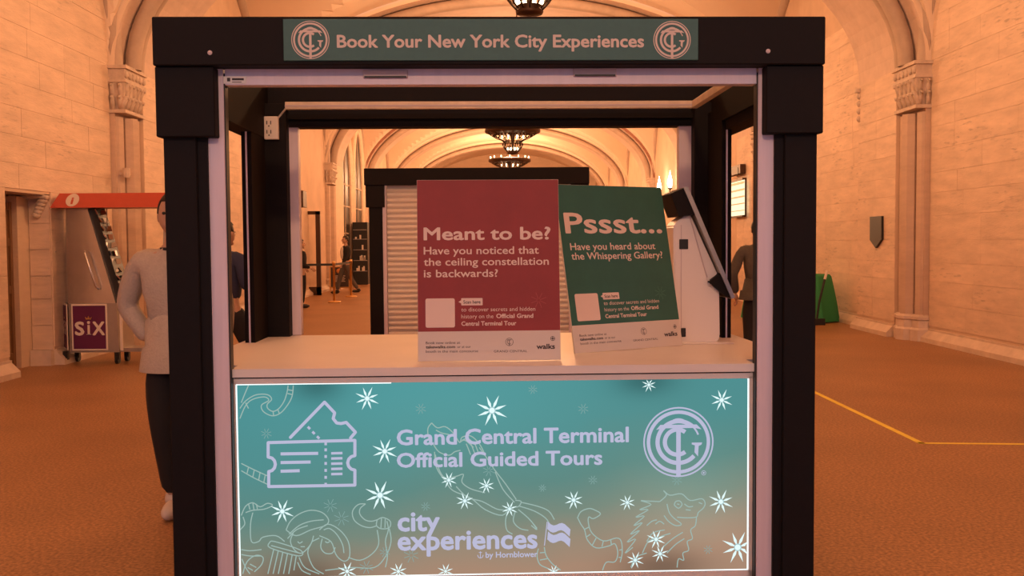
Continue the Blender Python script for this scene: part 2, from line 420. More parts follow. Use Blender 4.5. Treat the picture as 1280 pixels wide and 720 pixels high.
# dark pentagonal plaque on right pier
pA=PT(1089.5,271,1200*5.93/470); Xp=CX+AP
def on_x(px,py,X):
    d=ray(px,py); return Vector((0,0,CAMZ))+d*(X/d.x)
pts=[on_x(a,b,Xp-.02) for a,b in ((1089.5,271),(1104,270),(1104,299),(1096.5,310),(1089.5,300))]
b=bmesh.new(); prism(b,[(p.y,p.z) for p in pts],-.04,'x',Xp-.012)
tag(link('wall_plaque',b,m_dark),'dark pointed shield plaque on the right stone pier','plaque')

# gothic windows in the left wall, far bay, with glazing bars
def gothic(y0,y1,z0,zt,name):
    X=CX-AW; yc=(y0+y1)/2; hw=(y1-y0)/2; zs=zt-hw*2.0
    def out(hw,e=0):
        pts=[(yc-hw,z0)]
        for i in range(9):
            t=i/8; pts.append((yc-hw+hw*(1-math.cos(t*PI/2))*1.0, zs+ (zt+e-zs)*math.sin(t*PI/2)**.9 if t>0 else zs))
        pts+= [(2*yc-a,b) for a,b in pts[:-1][::-1]]
        return pts
    b=bmesh.new(); prism(b,out(hw),.03,'x',X+.01); o=struct(link(name,b,m_glassd))
    for off,rr in ((.10,.10),(.32,.12)):
        b=bmesh.new(); tube(b,[(X+.05,a,c) for a,c in out(hw+off,off)],rr,6); link('window_frame',b,m_plain,o,True)
    b=bmesh.new(); bx(b,X+.03,X+.07,yc-.03,yc+.03,z0,zt-.1)
    link('mullion',b,m_rib,o)
    for zz in (1.9,2.9,3.7): 
        b=bmesh.new(); bx(b,X+.03,X+.07,y0,y1,zz,zz+.05); link('glazing_bar',b,m_rib,o)
gothic(34.5,36.6,.1,5.7,'window_1'); gothic(37.6,39.7,.1,5.9,'window_2')

# ================================================================= chandeliers
chan_me={}
def curve_scroll(bm,a,r0,z0,r1,z1,bul,rad):
    pts=[]
    for i in range(9):
        t=i/8; r=r0+(r1-r0)*t+bul*math.sin(PI*t); z=z0+(z1-z0)*t
        pts.append((r*math.cos(a),r*math.sin(a),z))
    tube(bm,pts,rad,5)
def make_chandelier(loc,label,drop=0):
    t=thing('chandelier',label,'chandelier',loc,0,'chandeliers along the vaulted hall')
    if not chan_me:
        def R(name,bm,m):
            me=bpy.data.meshes.new(name); bm.to_mesh(me); bm.free(); me.materials.append(m); 
            for p in me.polygons: p.use_smooth=True
            chan_me[name]=me
        b=bmesh.new(); lathe(b,[(.03,-.02),(.15,0),(.165,.03),(.11,.075),(.15,.10)],20); R('bottom_cup',b,m_bronze)
        b=bmesh.new()
        for k in range(12): curve_scroll(b,2*PI*k/12,.15,.05,.27,.36,.06,.012)
        for k in range(12):
            a=2*PI*(k+.5)/12; ball(b,(.25*math.cos(a),.25*math.sin(a),.19),.025,.025,.03,6,5)
            ball(b,(.30*math.cos(a),.30*math.sin(a),.28),.03,.03,.035,6,5)
        tube(b,[(.27*math.cos(2*PI*k/32),.27*math.sin(2*PI*k/32),.36) for k in range(32)],.02,6,True); R('basket',b,m_bronze)
        b=bmesh.new()
        for k in range(16): 
            a=2*PI*k/16; tube(b,[(r*math.cos(a),r*math.sin(a),z) for r,z in ((.27,.36),(.36,.42),(.50,.47),(.66,.56),(.77,.64))],.013,5)
        for k in range(32):
            a=2*PI*k/32; ball(b,(.58*math.cos(a),.58*math.sin(a),.545),.03,.03,.035,6,5)
        R('scroll_cage',b,m_bronze)
        b=bmesh.new(); lathe(b,[(.74,.62),(.80,.62),(.83,.66),(.82,.73),(.78,.75),(.74,.71),(.74,.62)],40); R('rim',b,m_bronze)
        b=bmesh.new(); ball(b,(0,0,0),.022,.022,.038,8,6); R('bulb',b,m_bulb)
        b=bmesh.new(); lathe(b,[(.03,.1),(.05,.4),(.12,.75),(.06,.95),(.10,1.1),(.03,1.25),(.015,1.3)],12); R('stem',b,m_bronze)
    for n in ('bottom_cup','basket','scroll_cage','rim','stem'):
        o=bpy.data.objects.new(n,chan_me[n]); C.objects.link(o); o.parent=t
    b=bmesh.new(); lathe(b,[(.014,1.25),(.014,ZS+3.44-loc[2]),(.10,ZS+3.44-loc[2]),(.10,ZS+3.5-loc[2])] if loc[1]>YSTART else [(.014,1.25),(.014,3.4)],10); link('suspension_rod',b,m_bronze,t)
    for rr,zz,n in ((.15,.16,8),(.34,.50,8),(.76,.80,14)):
        for k in range(n):
            o=bpy.data.objects.new('bulb',chan_me['bulb']); C.objects.link(o); o.parent=t; a=2*PI*(k+.5)/n
            o.location=(rr*math.cos(a),rr*math.sin(a),zz)
            if rr<.2: o.scale=(1.5,1.5,1.0)
    L=bpy.data.lights.new('chandelier_light','POINT'); L.energy=LAMP_W*(2.2 if loc[1]<0 else 1.9 if loc[1]>35 else 1); L.color=LAMP_COL; L.shadow_soft_size=.30
    o=bpy.data.objects.new('chandelier_light',L); C.objects.link(o); o.parent=t; o.location=(0,0,1.15)
    return t
make_chandelier((CX+.03,11.4,4.22),'nearest bronze chandelier, its lit basket just above the booth header')
make_chandelier((CX+.02,20.0,4.4),'bronze chandelier hidden behind the rear beam of the near booth')
make_chandelier((CX+.02,28.7,4.17),'larger bronze ring chandelier seen through the booth, under its rear beam')
make_chandelier((CX+.0,37.6,4.05),'smaller far bronze chandelier seen just above the shuttered booth')
make_chandelier((CX,46.6,3.8),'bronze chandelier hidden behind the shuttered booth header')
make_chandelier((CX,55.3,3.8),'unseen bronze chandelier added to light the end wall of the hall')  # hidden lamp, added to brighten the dark far end
make_chandelier((CX,2.6,5.4),'bronze chandelier overhead in front of the booth, above the frame')
make_chandelier((CX,-6.3,4.5),'unseen bronze chandelier added behind the camera as fill light for the booth front')  # added fill lamp with extra power, lights the posters and posts from the front

# ================================================================= KIOSK (near booth)
def Kroot(name,label,cat,c,group=None):
    x=c[0]*math.cos(KA)-c[1]*math.sin(KA); y=c[0]*math.sin(KA)+c[1]*math.cos(KA)
    return thing(name,label,cat,(x,y,c[2] if len(c)>2 else 0),KA,group)
def kx(px,yl,py=360): return KP(px,py,yl).x
def kz(py,yl,px=603): return KP(px,py,yl).z
def shift(bm,c):
    bmesh.ops.translate(bm,verts=bm.verts[:],vec=(-c[0],-c[1],-(c[2] if len(c)>2 else 0))); return bm
KC=(.03,4.55)
kiosk=Kroot('booth','near charcoal and silver ticket booth with the lit teal counter front','booth',KC,'ticket booths in the hall')
def kpart(name,bm,m,par=None): return link(name,shift(bm,KC),m,par or kiosk)
YH=3.75
hx0,hx1=kx(190,YH,50),kx(1032,YH,50); hz0,hz1=kz(81,YH),kz(20.5,YH)
kpart('header_beam',box(hx0,hx1,YH,YH+.10,hz0,hz1,.004,1),m_black)
# side and rear header beams, roof
for x0,x1 in ((hx0,hx0+.10),(hx1-.10,hx1)): kpart('side_beam',box(x0,x1,YH+.1,5.36,hz0-.12,hz1-.01),m_black2)
rz0=kz(159,5.3,610)
kpart('rear_beam',box(kx(358,5.3),kx(869,5.3),5.27,5.37,rz0,2.20),m_black)
kpart('rear_header_beam',box(hx0,hx1,5.28,5.38,2.20,2.44),m_black)
kpart('rear_beam_lip',box(kx(358,5.3),kx(869,5.3),5.245,5.275,kz(148,5.25,610),2.25),m_black2)
# corner blocks
for a,b_,c_ in ((194,268,171),(958,1029.5,166.5)):
    kpart('corner_block',box(kx(a,3.77,120),kx(b_,3.77,120),3.77,3.90,kz(c_,3.77,(a+b_)/2),hz0+.0,.004,1),m_black)
# front posts: dark outer, recess strip, silver inner
PL0=kx(204,3.8,175); PR1=kx(1021.5,3.8,175)
kpart('front_post',box(PL0,kx(245,3.8,175),3.80,3.92,0,2.2,.004,1),m_black)
kpart('front_post',box(kx(981,3.8,175),PR1,3.80,3.92,0,2.2,.004,1),m_black)
kpart('post_recess',box(kx(245,3.8,175),kx(258.5,3.81,175),3.815,3.92,0,2.2),m_black)
kpart('post_recess',box(kx(969,3.81,175),kx(981,3.8,175),3.815,3.92,0,2.2),m_black)
SIL=3.83
sl0,sl1=kx(256.5,SIL,250),kx(284.0,SIL,250); sr0,sr1=kx(945.5,SIL,250),kx(970,SIL,250)
kpart('silver_post',box(sl0,sl1-.006,SIL,SIL+.05,0,2.24,.003,1),m_silver)
kpart('silver_post',box(sr0+.006,sr1,SIL,SIL+.05,0,2.24,.003,1),m_silver)
for a in (sl1-.006,sr0+.001): kpart('post_gasket',box(a,a+.005,SIL+.006,SIL+.05,0,2.22),m_dark)
kpart('silver_header',box(sl1,sr0,SIL+.003,SIL+.06,kz(106,SIL,460),hz0+.01,.002,1),m_silver)
for a,b_,y in ((458,513,97.5),(718,771,95.5)):
    o=kpart('shutter_slot',box(kx(a,SIL),kx(b_,SIL),SIL-.006,SIL+.01,kz(y,SIL,a),kz(y-10,SIL,a),.002,1),m_slot)
    link('slot_lip',shift(box(kx(a,SIL)+.005,kx(b_,SIL)-.005,SIL-.009,SIL-.002,kz(y-2,SIL,a),kz(y,SIL,a)),KC),m_dark,o)
st=kpart('sticker',box(kx(285,SIL),kx(313,SIL),SIL-.001,SIL+.004,kz(104.5,SIL,300),kz(95.5,SIL,300)),m_white)
for u0,u1,v0,v1 in ((.16,.30,.3,.8),(.38,.9,.45,.75),(.38,.8,.15,.25)):
    X0,X1,Z0,Z1=kx(285,SIL),kx(313,SIL),kz(104.5,SIL,300),kz(95.5,SIL,300)
    link('sticker_print',shift(box(X0+(X1-X0)*u0,X0+(X1-X0)*u1,SIL-.0015,SIL,Z0+(Z1-Z0)*v0,Z0+(Z1-Z0)*v1),KC),m_ink,st)
# side window frames and rear posts
for sx in (-1,1):
    xi=kx(304,4.9,300) if sx<0 else kx(914,4.9,300)
    yw0,yw1=3.98,4.88
    xin = xi
    zt=kz(150,4.85,610)
    x0,x1=sorted((xin,xin-sx*.05))
    kpart('side_rail',box(x0,x1,3.92,5.2,zt,2.24),m_black2)
    kpart('side_jamb',box(x0,x1,4.90,5.22,0,zt+.01),m_black2)
    kpart('side_jamb',box(x0,x1,3.90,3.98,0,zt+.01),m_black2)
    kpart('side_panel',box(x0,x1,3.92,5.2,.05,.99),m_black)
    # slim metal jamb edge
    kpart('jamb_trim',box((x0+x1)/2-.004,(x0+x1)/2+.004,4.893,4.899,1.05,zt),m_silver)
kpart('rear_post',box(kx(318,5.2,250),kx(359,5.2,250),5.20,5.34,0,2.3,.003,1),m_black)
kpart('rear_post',box(kx(868,5.2,250),kx(911,5.2,250),5.20,5.34,0,2.3,.003,1),m_black)
kpart('rear_silver_post',box(kx(357.5,5.28,250),kx(374,5.28,250),5.28,5.34,1.05,2.20,.003,1),m_silver)
kpart('rear_silver_post',box(kx(848.5,5.28,250),kx(869,5.28,250),5.28,5.34,1.05,2.20,.003,1),m_silver)
kpart('rear_panel',box(kx(358,5.3),kx(869,5.3),5.29,5.33,.05,1.0),m_black)
# cable tray
tz0,tz1=kz(135.5,5.0,610),kz(126.5,5.0,610)
kpart('cable_tray',box(kx(356,5.0,130),kx(867,5.0,130),5.0,5.03,tz0,tz1,.002,1),m_tray)
kpart('cable_tray',box(kx(356,5.0,130),kx(867,5.0,130),4.997,5.002,tz0+.012,tz0+.020),m_slot)
xr=kx(865,5.0,130)
bm=bmesh.new(); v=[]
kpart('cable_tray',box(xr,xr+.035,3.95,5.03,tz0,tz1,.002,1),m_tray)
o=kpart('power_outlet',box(kx(331,5.19,160),kx(348.5,5.19,160),5.17,5.20,kz(174.5,5.19,340),kz(146,5.19,340),.003,1),m_outlet)
for zc in (153.5,165):
    for dx in (-2.4,2.4):
        b=box(kx(340+dx,5.17)-.002,kx(340+dx,5.17)+.002,5.166,5.171,kz(zc+2,5.17,340),kz(zc-2.5,5.17,340)); link('outlet_slot',shift(b,KC),m_dark,o)
    b=bmesh.new(); ball(b,(kx(340,5.17),5.169,kz(zc+4,5.17,340)),.004,.003,.004,6,4); link('outlet_slot',shift(b,KC),m_dark,o)
b=bmesh.new(); tube(b,[KP(348,147,5.1),KP(352,142,5.08),KP(357,136,5.03)],.005,6); kpart('power_cable',b,m_outlet)
for px,py in ((262.5,66),(960,64)):
    b=bmesh.new(); p=KP(px,py,YH); lathe(b,[(.009,0),(.009,.003),(.004,.005)],12); bmesh.ops.rotate(b,verts=b.verts[:],matrix=Matrix.Rotation(PI/2,3,'X')); bmesh.ops.translate(b,verts=b.verts[:],vec=p); kpart('bolt',b,m_slot)

# ---------------------------------------------------------------- writing and line art on planes
def text_mesh(body,bold=0.0):
    cu=bpy.data.curves.new('tmp','FONT'); cu.body=body; cu.size=1; cu.offset=bold; cu.extrude=.0
    cu.resolution_u=3
    o=bpy.data.objects.new('tmp',cu); C.objects.link(o)
    dg=bpy.context.evaluated_depsgraph_get(); me=bpy.data.meshes.new_from_object(o.evaluated_get(dg)); bpy.data.objects.remove(o); bpy.data.curves.remove(cu)
    return me
_h=text_mesh('H'); CAPH=max(v.co.y for v in _h.vertices)
_x=text_mesh('x'); XH=max(v.co.y for v in _x.vertices)
def bbox_w(me):
    xs=[v.co.x for v in me.vertices]; return min(xs),max(xs)
def embolden(me,d):
    if d<=.005: return me
    bm=bmesh.new()
    for i in range(9):
        n0=len(bm.verts); bm.from_mesh(me); bm.verts.ensure_lookup_table()
        if i: 
            a=2*PI*i/8; q_=d*1.15
            for v in bm.verts[n0:]: v.co+=Vector((q_*math.cos(a),q_*math.sin(a),.00002*i))
    bm.to_mesh(me); bm.free(); return me
# a Plane maps 2-D (u,v) in metres to local coordinates of the parent
def lettering(body,par,P,u0,u1,vb,cap,m,bold=.012,name='lettering',thick=.0012):
    me=embolden(text_mesh(body,0),bold); a,b=bbox_w(me); s=(u1-u0)/(b-a); sv=cap/CAPH
    for v in me.vertices:
        x,y=v.co.x,v.co.y
        v.co=P(u0+(x-a)*s, vb+y*sv, thick+v.co.z)
    # every word its own object
    import collections
    bm=bmesh.new(); bm.from_mesh(me); bm.verts.ensure_lookup_table(); base=P(u0,vb,thick); ax=(P(u1,vb,thick)-base)
    L=ax.length; ax.normalize(); key=[((v.co-base).dot(ax)) for v in bm.verts]
    iv=[]
    for f in bm.faces:
        k=[key[v.index] for v in f.verts]; iv.append((min(k),max(k)))
    iv.sort(); cuts=[]; e=iv[0][1]
    gap=.19*abs(s)*1.0
    for a_,b_ in iv:
        if a_-e>gap: cuts.append((a_+e)/2)
        e=max(e,b_)
    if ' ' not in body or not cuts: bm.free(); return link(name,me,m,par)
    cuts=[-1e9]+cuts+[1e9]; o=None
    for c0,c1 in zip(cuts,cuts[1:]):
        b2=bm.copy(); b2.verts.ensure_lookup_table()
        bmesh.ops.delete(b2,geom=[v for v in b2.verts if not c0<(v.co-base).dot(ax)<=c1],context='VERTS'); o=link(name,b2,m,par)
    bm.free(); return o
def ribbon(bm,pts,wd,P,h=.001,closed=False):
    pts=[Vector((a,b)) for a,b in pts]; n=len(pts); L=[]
    for i,p in enumerate(pts):
        if closed: t=pts[(i+1)%n]-pts[i-1]
        else: t=pts[min(i+1,n-1)]-pts[max(i-1,0)]
        if t.length<1e-9: t=Vector((1,0))
        t.normalize(); q=Vector((-t.y,t.x))*wd/2
        L.append((bm.verts.new(P(*(p+q),h)),bm.verts.new(P(*(p-q),h))))
    for i in range(n if closed else n-1):
        A=L[i]; B=L[(i+1)%n]; bm.faces.new((A[0],A[1],B[1],B[0]))
def smooth2(pts,k=4):
    out=[]; n=len(pts)
    if n<3: return pts
    for i in range(n-1):
        p0=pts[max(i-1,0)];p1=pts[i];p2=pts[i+1];p3=pts[min(i+2,n-1)]
        for j in range(k):
            t=j/k
            out.append(tuple(.5*((2*p1[d])+(-p0[d]+p2[d])*t+(2*p0[d]-5*p1[d]+4*p2[d]-p3[d])*t*t+(-p0[d]+3*p1[d]-3*p2[d]+p3[d])*t**3) for d in (0,1)))
    out.append(pts[-1]); return out
def disc(bm,c,r,P,h,n=20):
    bm.faces.new([bm.verts.new(P(c[0]+r*math.cos(2*PI*i/n),c[1]+r*math.sin(2*PI*i/n),h)) for i in range(n)])
def arc(c,r,a0,a1,n=28): return [(c[0]+r*math.cos(math.radians(a0+(a1-a0)*i/n)),c[1]+r*math.sin(math.radians(a0+(a1-a0)*i/n))) for i in range(n+1)]
def poly(bm,pts,P,h): bm.faces.new([bm.verts.new(P(a,b,h)) for a,b in pts])
def monogram(par,P,c,R,m,name='emblem'):
    bm=bmesh.new(); h=.0014
    ribbon(bm,arc(c,R*.985,0,360,56)[:-1],R*.045,P,h,True)
    ribbon(bm,arc(c,R*.86,0,360,56)[:-1],R*.10,P,h,True)
    # big G
    ribbon(bm,arc(c,R*.60,48,318,44),R*.12,P,h)
    ribbon(bm,arc(c,R*.60,20,50,8),R*.05,P,h)
    # inner C
    ribbon(bm,arc((c[0]-R*.03,c[1]),R*.36,52,308,36),R*.12,P,h)
    # T: bar with serifs and long stem
    X,Y=c
    poly(bm,[(X-.64*R,Y+.36*R),(X-.52*R,Y+.50*R),(X+.52*R,Y+.50*R),(X+.66*R,Y+.36*R),(X+.45*R,Y+.40*R),(X-.45*R,Y+.40*R)],P,h*1.3)
    ribbon(bm,arc((X,Y+.34*R),R*.30,25,155,14),R*.09,P,h*1.2)
    ribbon(bm,[(X,Y+.42*R),(X,Y-.99*R)],R*.13,P,h*1.4)
    # G spur
    poly(bm,[(X+.38*R,Y-.02*R),(X+.68*R,Y-.02*R),(X+.66*R,Y-.08*R),(X+.58*R,Y-.12*R),(X+.56*R,Y-.42*R),(X+.46*R,Y-.30*R),(X+.47*R,Y-.10*R),(X+.38*R,Y-.07*R)],P,h*1.3)
    return link(name,bm,m,par)

# header sign
sy=YH-.008
SX0,SX1=kx(354,sy,50),kx(873,sy,50); SZ0,SZ1=kz(75.5,sy),kz(23.5,sy)
o_sign=kpart('header_sign',box(SX0,SX1,sy,YH+.002,SZ0,SZ1,.002,1),m_teal)
PS=lambda u,v,h: Vector((u-KC[0],sy-h-KC[1],v))
zb=kz(59,sy,613)
lettering('Book Your New York City Experiences',o_sign,PS,kx(421,sy,50),kx(805,sy,50),zb,kz(44,sy,613)-zb,m_signtxt,.022)
for px in (388,840):
    c=KP(px,50,sy); monogram(o_sign,PS,(c.x,c.z),.0722,m_signtxt)

# ================================================================= COUNTER
YC=3.87; CZ=1.05
counter=Kroot('service_counter','white counter with backlit teal tour sign, between the near booth posts','counter',KC)
def cpart(name,bm,m,par=None): return link(name,shift(bm,KC),m,par or counter)
cx0,cx1=kx(288.5,YC,458),kx(942,YC,458)
bx0,bx1=kx(322,5.27,417),kx(903,5.27,412)
bm=bmesh.new()
prism(bm,[(cx0,YC-.015),(cx1,YC-.015),(cx1,3.99),(bx1+.02,3.99),(bx1,5.27),(bx0,5.27),(bx0-.02,3.99),(cx0,3.99)],-.033,'z',CZ)
cpart('worktop',bm,m_white)
zf=lambda py: kz(py,YC,603)
cpart('front_rail',box(cx0+.006,cx1-.004,YC,YC+.03,zf(467.5),CZ-.033),m_white)
cpart('shadow_gap',box(cx0+.012,cx1-.01,YC+.006,YC+.03,zf(470),zf(467)),m_gap)
# panel frame
fx0,fx1=kx(291,YC,600),kx(941,YC,600)
lx0,lx1=kx(298,YC,600),kx(935.2,YC,600); lz1=zf(477.5); lz0=zf(717.5)
cpart('panel_frame',box(fx0,fx1,YC+.002,YC+.03,lz1+.002,zf(470)),m_white)
cpart('panel_frame',box(fx0,fx1,YC+.002,YC+.03,lz0-.05,lz0-.004),m_white)
cpart('panel_frame',box(fx0,lx0-.003,YC+.002,YC+.03,lz0-.05,lz1+.01),m_white)
cpart('panel_frame',box(lx1+.003,fx1,YC+.002,YC+.03,lz0-.05,lz1+.01),m_white)
cpart('kick_plate',box(fx0,fx1,YC+.05,YC+.08,0,lz0-.05),m_black)
cpart('cabinet_back',box(bx0+.05,bx1-.05,3.98,4.4,.05,CZ-.04),m_black2)
# the print, lit from behind
m_print=bpy.data.materials.new('backlit_print'); m_print.use_nodes=True
def _pr():
    nt=m_print.node_tree; nt.nodes.remove(nt.nodes['Principled BSDF'])
    em=nt.nodes.new('ShaderNodeEmission'); nt.links.new(em.outputs[0],nt.nodes['Material Output'].inputs[0])
    tc=nt.nodes.new('ShaderNodeTexCoord'); sp=nt.nodes.new('ShaderNodeSeparateXYZ'); nt.links.new(tc.outputs['Generated'],sp.inputs[0])
    nz=nt.nodes.new('ShaderNodeTexNoise'); nz.inputs['Scale'].default_value=1.7; nz.inputs['Detail'].default_value=3
    mp=nt.nodes.new('ShaderNodeMapping'); mp.inputs['Scale'].default_value=(1,1,1); nt.links.new(tc.outputs['Object'],mp.inputs[0]); nt.links.new(mp.outputs[0],nz.inputs['Vector'])
    def math_(op,a,b=None,clamp=False):
        n=nt.nodes.new('ShaderNodeMath'); n.operation=op; n.use_clamp=clamp
        for i,x in enumerate((a,b)):
            if x is None: continue
            if isinstance(x,(int,float)): n.inputs[i].default_value=x
            else: nt.links.new(x,n.inputs[i])
        return n.outputs[0]
    nzc=math_('MULTIPLY',math_('SUBTRACT',nz.outputs['Fac'],.5),.30)
    # the printed dusk glow reaches higher on the right
    xr=math_('MULTIPLY',math_('SUBTRACT',sp.outputs['X'],.45),.30)
    t=math_('ADD',math_('SUBTRACT',sp.outputs['Z'],xr),nzc)
    cr=nt.nodes.new('ShaderNodeValToRGB'); nt.links.new(t,cr.inputs[0]); e=cr.color_ramp.elements
    e[0].position=0; e[0].color=(.40,.25,.17,1); e[1].position=1; e[1].color=(.075,.28,.29,1)
    for p,c in ((.14,(.32,.255,.185)),(.30,(.19,.255,.205)),(.48,(.115,.25,.225)),(.72,(.085,.27,.27))):
        x=e.new(p); x.color=(*c,1)
    # lamps behind the print: two dim spots by the top edge where the tubes stop, and the lower corners
    def spot(cx_,cz_,rx,rz,amt,off=0):
        dx=math_('DIVIDE',math_('SUBTRACT',sp.outputs['X'],cx_),rx); dz=math_('DIVIDE',math_('SUBTRACT',sp.outputs['Z'],cz_),rz)
        d=math_('ADD',math_('MULTIPLY',dx,dx),math_('MULTIPLY',dz,dz)); g=math_('POWER',2.718,math_('MULTIPLY',d,-1.0))
        return math_('SUBTRACT',1.0,math_('MULTIPLY',g,amt))
    l=spot(.155,1.0,.05,.09,.45); l=math_('MULTIPLY',l,spot(.795,1.0,.06,.08,.45)); l=math_('MULTIPLY',l,spot(.12,-.02,.10,.14,.55)); l=math_('MULTIPLY',l,spot(.83,.02,.09,.10,.5))
    l=math_('MULTIPLY',l,spot(.40,.9,.30,.35,-.18)); l=math_('MULTIPLY',l,spot(.88,.35,.12,.3,-.22))
    nt.links.new(cr.outputs[0],em.inputs[0]); nt.links.new(math_('MULTIPLY',l,1.0),em.inputs[1])
_pr()
yl=YC+.004
lb=cpart('lightbox_panel',box(lx0,lx1,yl,YC+.03,lz0,lz1),m_print)
b=box(lx0-.0035,lx0+.0015,yl-.003,yl+.01,lz0,lz1); cpart('edge_light',b,m_led)
b=box(lx1-.003,lx1+.002,yl-.003,yl+.01,lz0,lz1); cpart('edge_light',b,m_led)
b=box(lx0,lx0+.62,yl-.003,yl+.01,lz1-.0015,lz1+.0015); cpart('edge_light',b,m_led)
b=box(lx0+.35,lx1,yl-.003,yl+.01,lz0-.0025,lz0+.0005); cpart('edge_light',b,m_led)
PLB=lambda u,v,h: Vector((u-KC[0],yl-h-KC[1],v))
def q(px,py): p=KP(px,py,yl); return (min(max(p.x,lx0+.002),lx1-.002),min(max(p.z,lz0+.002),lz1-.002))
def textq(body,x0,x1,yb,cap,m=m_ltext,bold=.02,par=lb):
    a=q(x0,yb); b=q(x1,yb); lettering(body,par,PLB,a[0],b[0],a[1],cap*yl/F,m,bold)
textq('Grand Central Terminal',496,786,556.0,18.5,bold=.022)
textq('Official Guided Tours',496,753,584.0,17.5,bold=.022)
textq('city',497,550,663.5,24,bold=.024)
textq('experiences',497,672,687.5,24,bold=.024)
textq('by Hornblower',607,672,697,7.2,bold=.015)
# anchor
bm=bmesh.new(); 
ribbon(bm,[q(600.5,689),q(600.5,697)],.003,PLB,.0014); ribbon(bm,[q(597,693.5),q(598,696.5),q(600.5,697.5),q(603,696.5),q(604,693.5)],.003,PLB,.0014); ribbon(bm,[q(598.5,690.5),q(602.5,690.5)],.0025,PLB,.0014)
link('anchor_mark',bm,m_ltext,lb)
# flag
bm=bmesh.new(); ribbon(bm,[q(684,652),q(680.5,682)],.0035,PLB,.0014)
for y0_,y1_ in ((652,661),(664,674)):
    top=[q(685+i*3.5,y0_+ (3*math.sin(i*.9)+i*.9)) for i in range(9)]; bot=[q(684+i*3.5,y1_+(3*math.sin(i*.9)+i*.9)) for i in range(9)]
    V=[(bm.verts.new(PLB(*a,.0014)),bm.verts.new(PLB(*b,.0014))) for a,b in zip(top,bot)]
    for A,B in zip(V,V[1:]): bm.faces.new((A[0],A[1],B[1],B[0]))
link('flag_mark',bm,m_ltext,lb)
c=q(848,552.5); monogram(lb,PLB,c,44.5*yl/F,m_ltext)
bm=bmesh.new(); ribbon(bm,arc(q(879.5,591),.009,0,360,16)[:-1],.002,PLB,.0014,True); disc(bm,q(879.5,591),.004,PLB,.0014,10); link('registered_mark',bm,m_ltext,lb)
# ticket icon
A_=lambda x,y:q(280+x/2.768,460+y/2.768); Bq=lambda x,y:q(480+x/2.771,460+y/2.771); Cq=lambda x,y:q(700+x/2.768,460+y/2.768)
bm=bmesh.new()
tk=[(153,258),(453,250)]; 
outl=[(153,258),(453,250),(453,303)]+[(453-25*math.sin(t*PI/6),328-25*math.cos(t*PI/6)) for t in range(1,6)]+[(453,353),(453,405),(155,410),(155,358)]+[(155+23*math.sin(t*PI/6),333+25*math.cos(t*PI/6)) for t in range(1,6)]+[(153,308)]
for a,b in zip(outl,outl[1:]+outl[:1]):
    ribbon(bm,[A_(*a),A_(*b)],.0125,PLB,.0013)
for a in outl: disc(bm,A_(*a),.00625,PLB,.0013,8)
up_=[(230,240),(348,118),(383,155),(378,175),(390,190),(405,192),(423,188),(455,222),(438,242)]
for a,b in zip(up_,up_[1:]): ribbon(bm,[A_(*a),A_(*b)],.0125,PLB,.0013)
for a in up_: disc(bm,A_(*a),.00625,PLB,.0013,8)
for x0,x1,y in ((196,326,297),(196,300,327),(196,262,357)): ribbon(bm,[A_(x0,y),A_(x1,y-2)],.0125,PLB,.0013)
for y in (295,313,331,349,367): ribbon(bm,[A_(371,y),A_(410,y-1)],.010,PLB,.0013)
for y in (262,283,306,330,354,378,402): ribbon(bm,[A_(352,y-5),A_(352,y+5)],.010,PLB,.0013)
for x,y in ((294,207),(310,224),(326,240)): ribbon(bm,[A_(x-4,y-4),A_(x+4,y+4)],.010,PLB,.0013)
link('ticket_icon',bm,m_ltext,lb)
# stars
def star(cx_,cy_,R,faint=False):
    bm=bmesh.new(); X,Y=q(cx_,cy_) if not(cx_>930) else (KP(cx_,cy_,yl).x,KP(cx_,cy_,yl).z); r=R*yl/F
    cl=lambda a,b:(min(max(a,lx0),lx1),min(max(b,lz0),lz1))
    for k in range(8):
        a=math.radians(20+45*k); rr=r*(1 if k%2 else .92)
        d=(math.cos(a),math.sin(a)); n=(-d[1],d[0]); w_=r*.085; i0=r*.20
        pts=[(X+d[0]*i0+n[0]*w_*.35,Y+d[1]*i0+n[1]*w_*.35),(X+d[0]*r*.42+n[0]*w_,Y+d[1]*r*.42+n[1]*w_),(X+d[0]*rr,Y+d[1]*rr),(X+d[0]*r*.42-n[0]*w_,Y+d[1]*r*.42-n[1]*w_),(X+d[0]*i0-n[0]*w_*.35,Y+d[1]*i0-n[1]*w_*.35)]
        if faint: ribbon(bm,[cl(*pts[0]),cl(*pts[2])],.0022,PLB,.0012)
        else: poly(bm,[cl(*p) for p in pts],PLB,.0017)
    if not faint: 
        pts=[cl(X+r*.17*math.cos(2*PI*i/16),Y+r*.17*math.sin(2*PI*i/16)) for i in range(16)]; poly(bm,pts,PLB,.0018)
        if 300<cx_<925 and cy_<708:
            ribbon(bm,arc((X,Y),r*.20,0,360,16)[:-1],r*.05,PLB,.0019,True)
            n0=len(bm.faces)
            for f in list(bm.faces)[-16:]: f.material_index=1
    o=link('faint_star' if faint else 'star',bm,m_lline2 if faint else m_lstar,lb)
    if not faint: o.data.materials.append(m_lring)
for s_ in ((459,498,16),(615,513,21),(481,564,17),(475,619,20),(353,639,16),(561,600,11),(608,607,11),(581,626,12),(637,636,11),(717,625,13),(784,628,11),(811,481,10),(902,500,15),(901,627,17),(922,684,22),(820,674,13),(825,692,12),(794,700,12),(434,714,13),(498,714,12),(557,714,11),(692,714,9)): star(*s_)
for s_ in ((526,511,7),(666,487,6),(729,511,7),(741,600,6),(413,632,9),(427,648,10),(333,542,7),(514,694,10),(611,588,8),(885,687,6),(532,633,6),(846,600,7),(481,690,7),(458,709,9),(678,610,5)): star(*s_,faint=True)
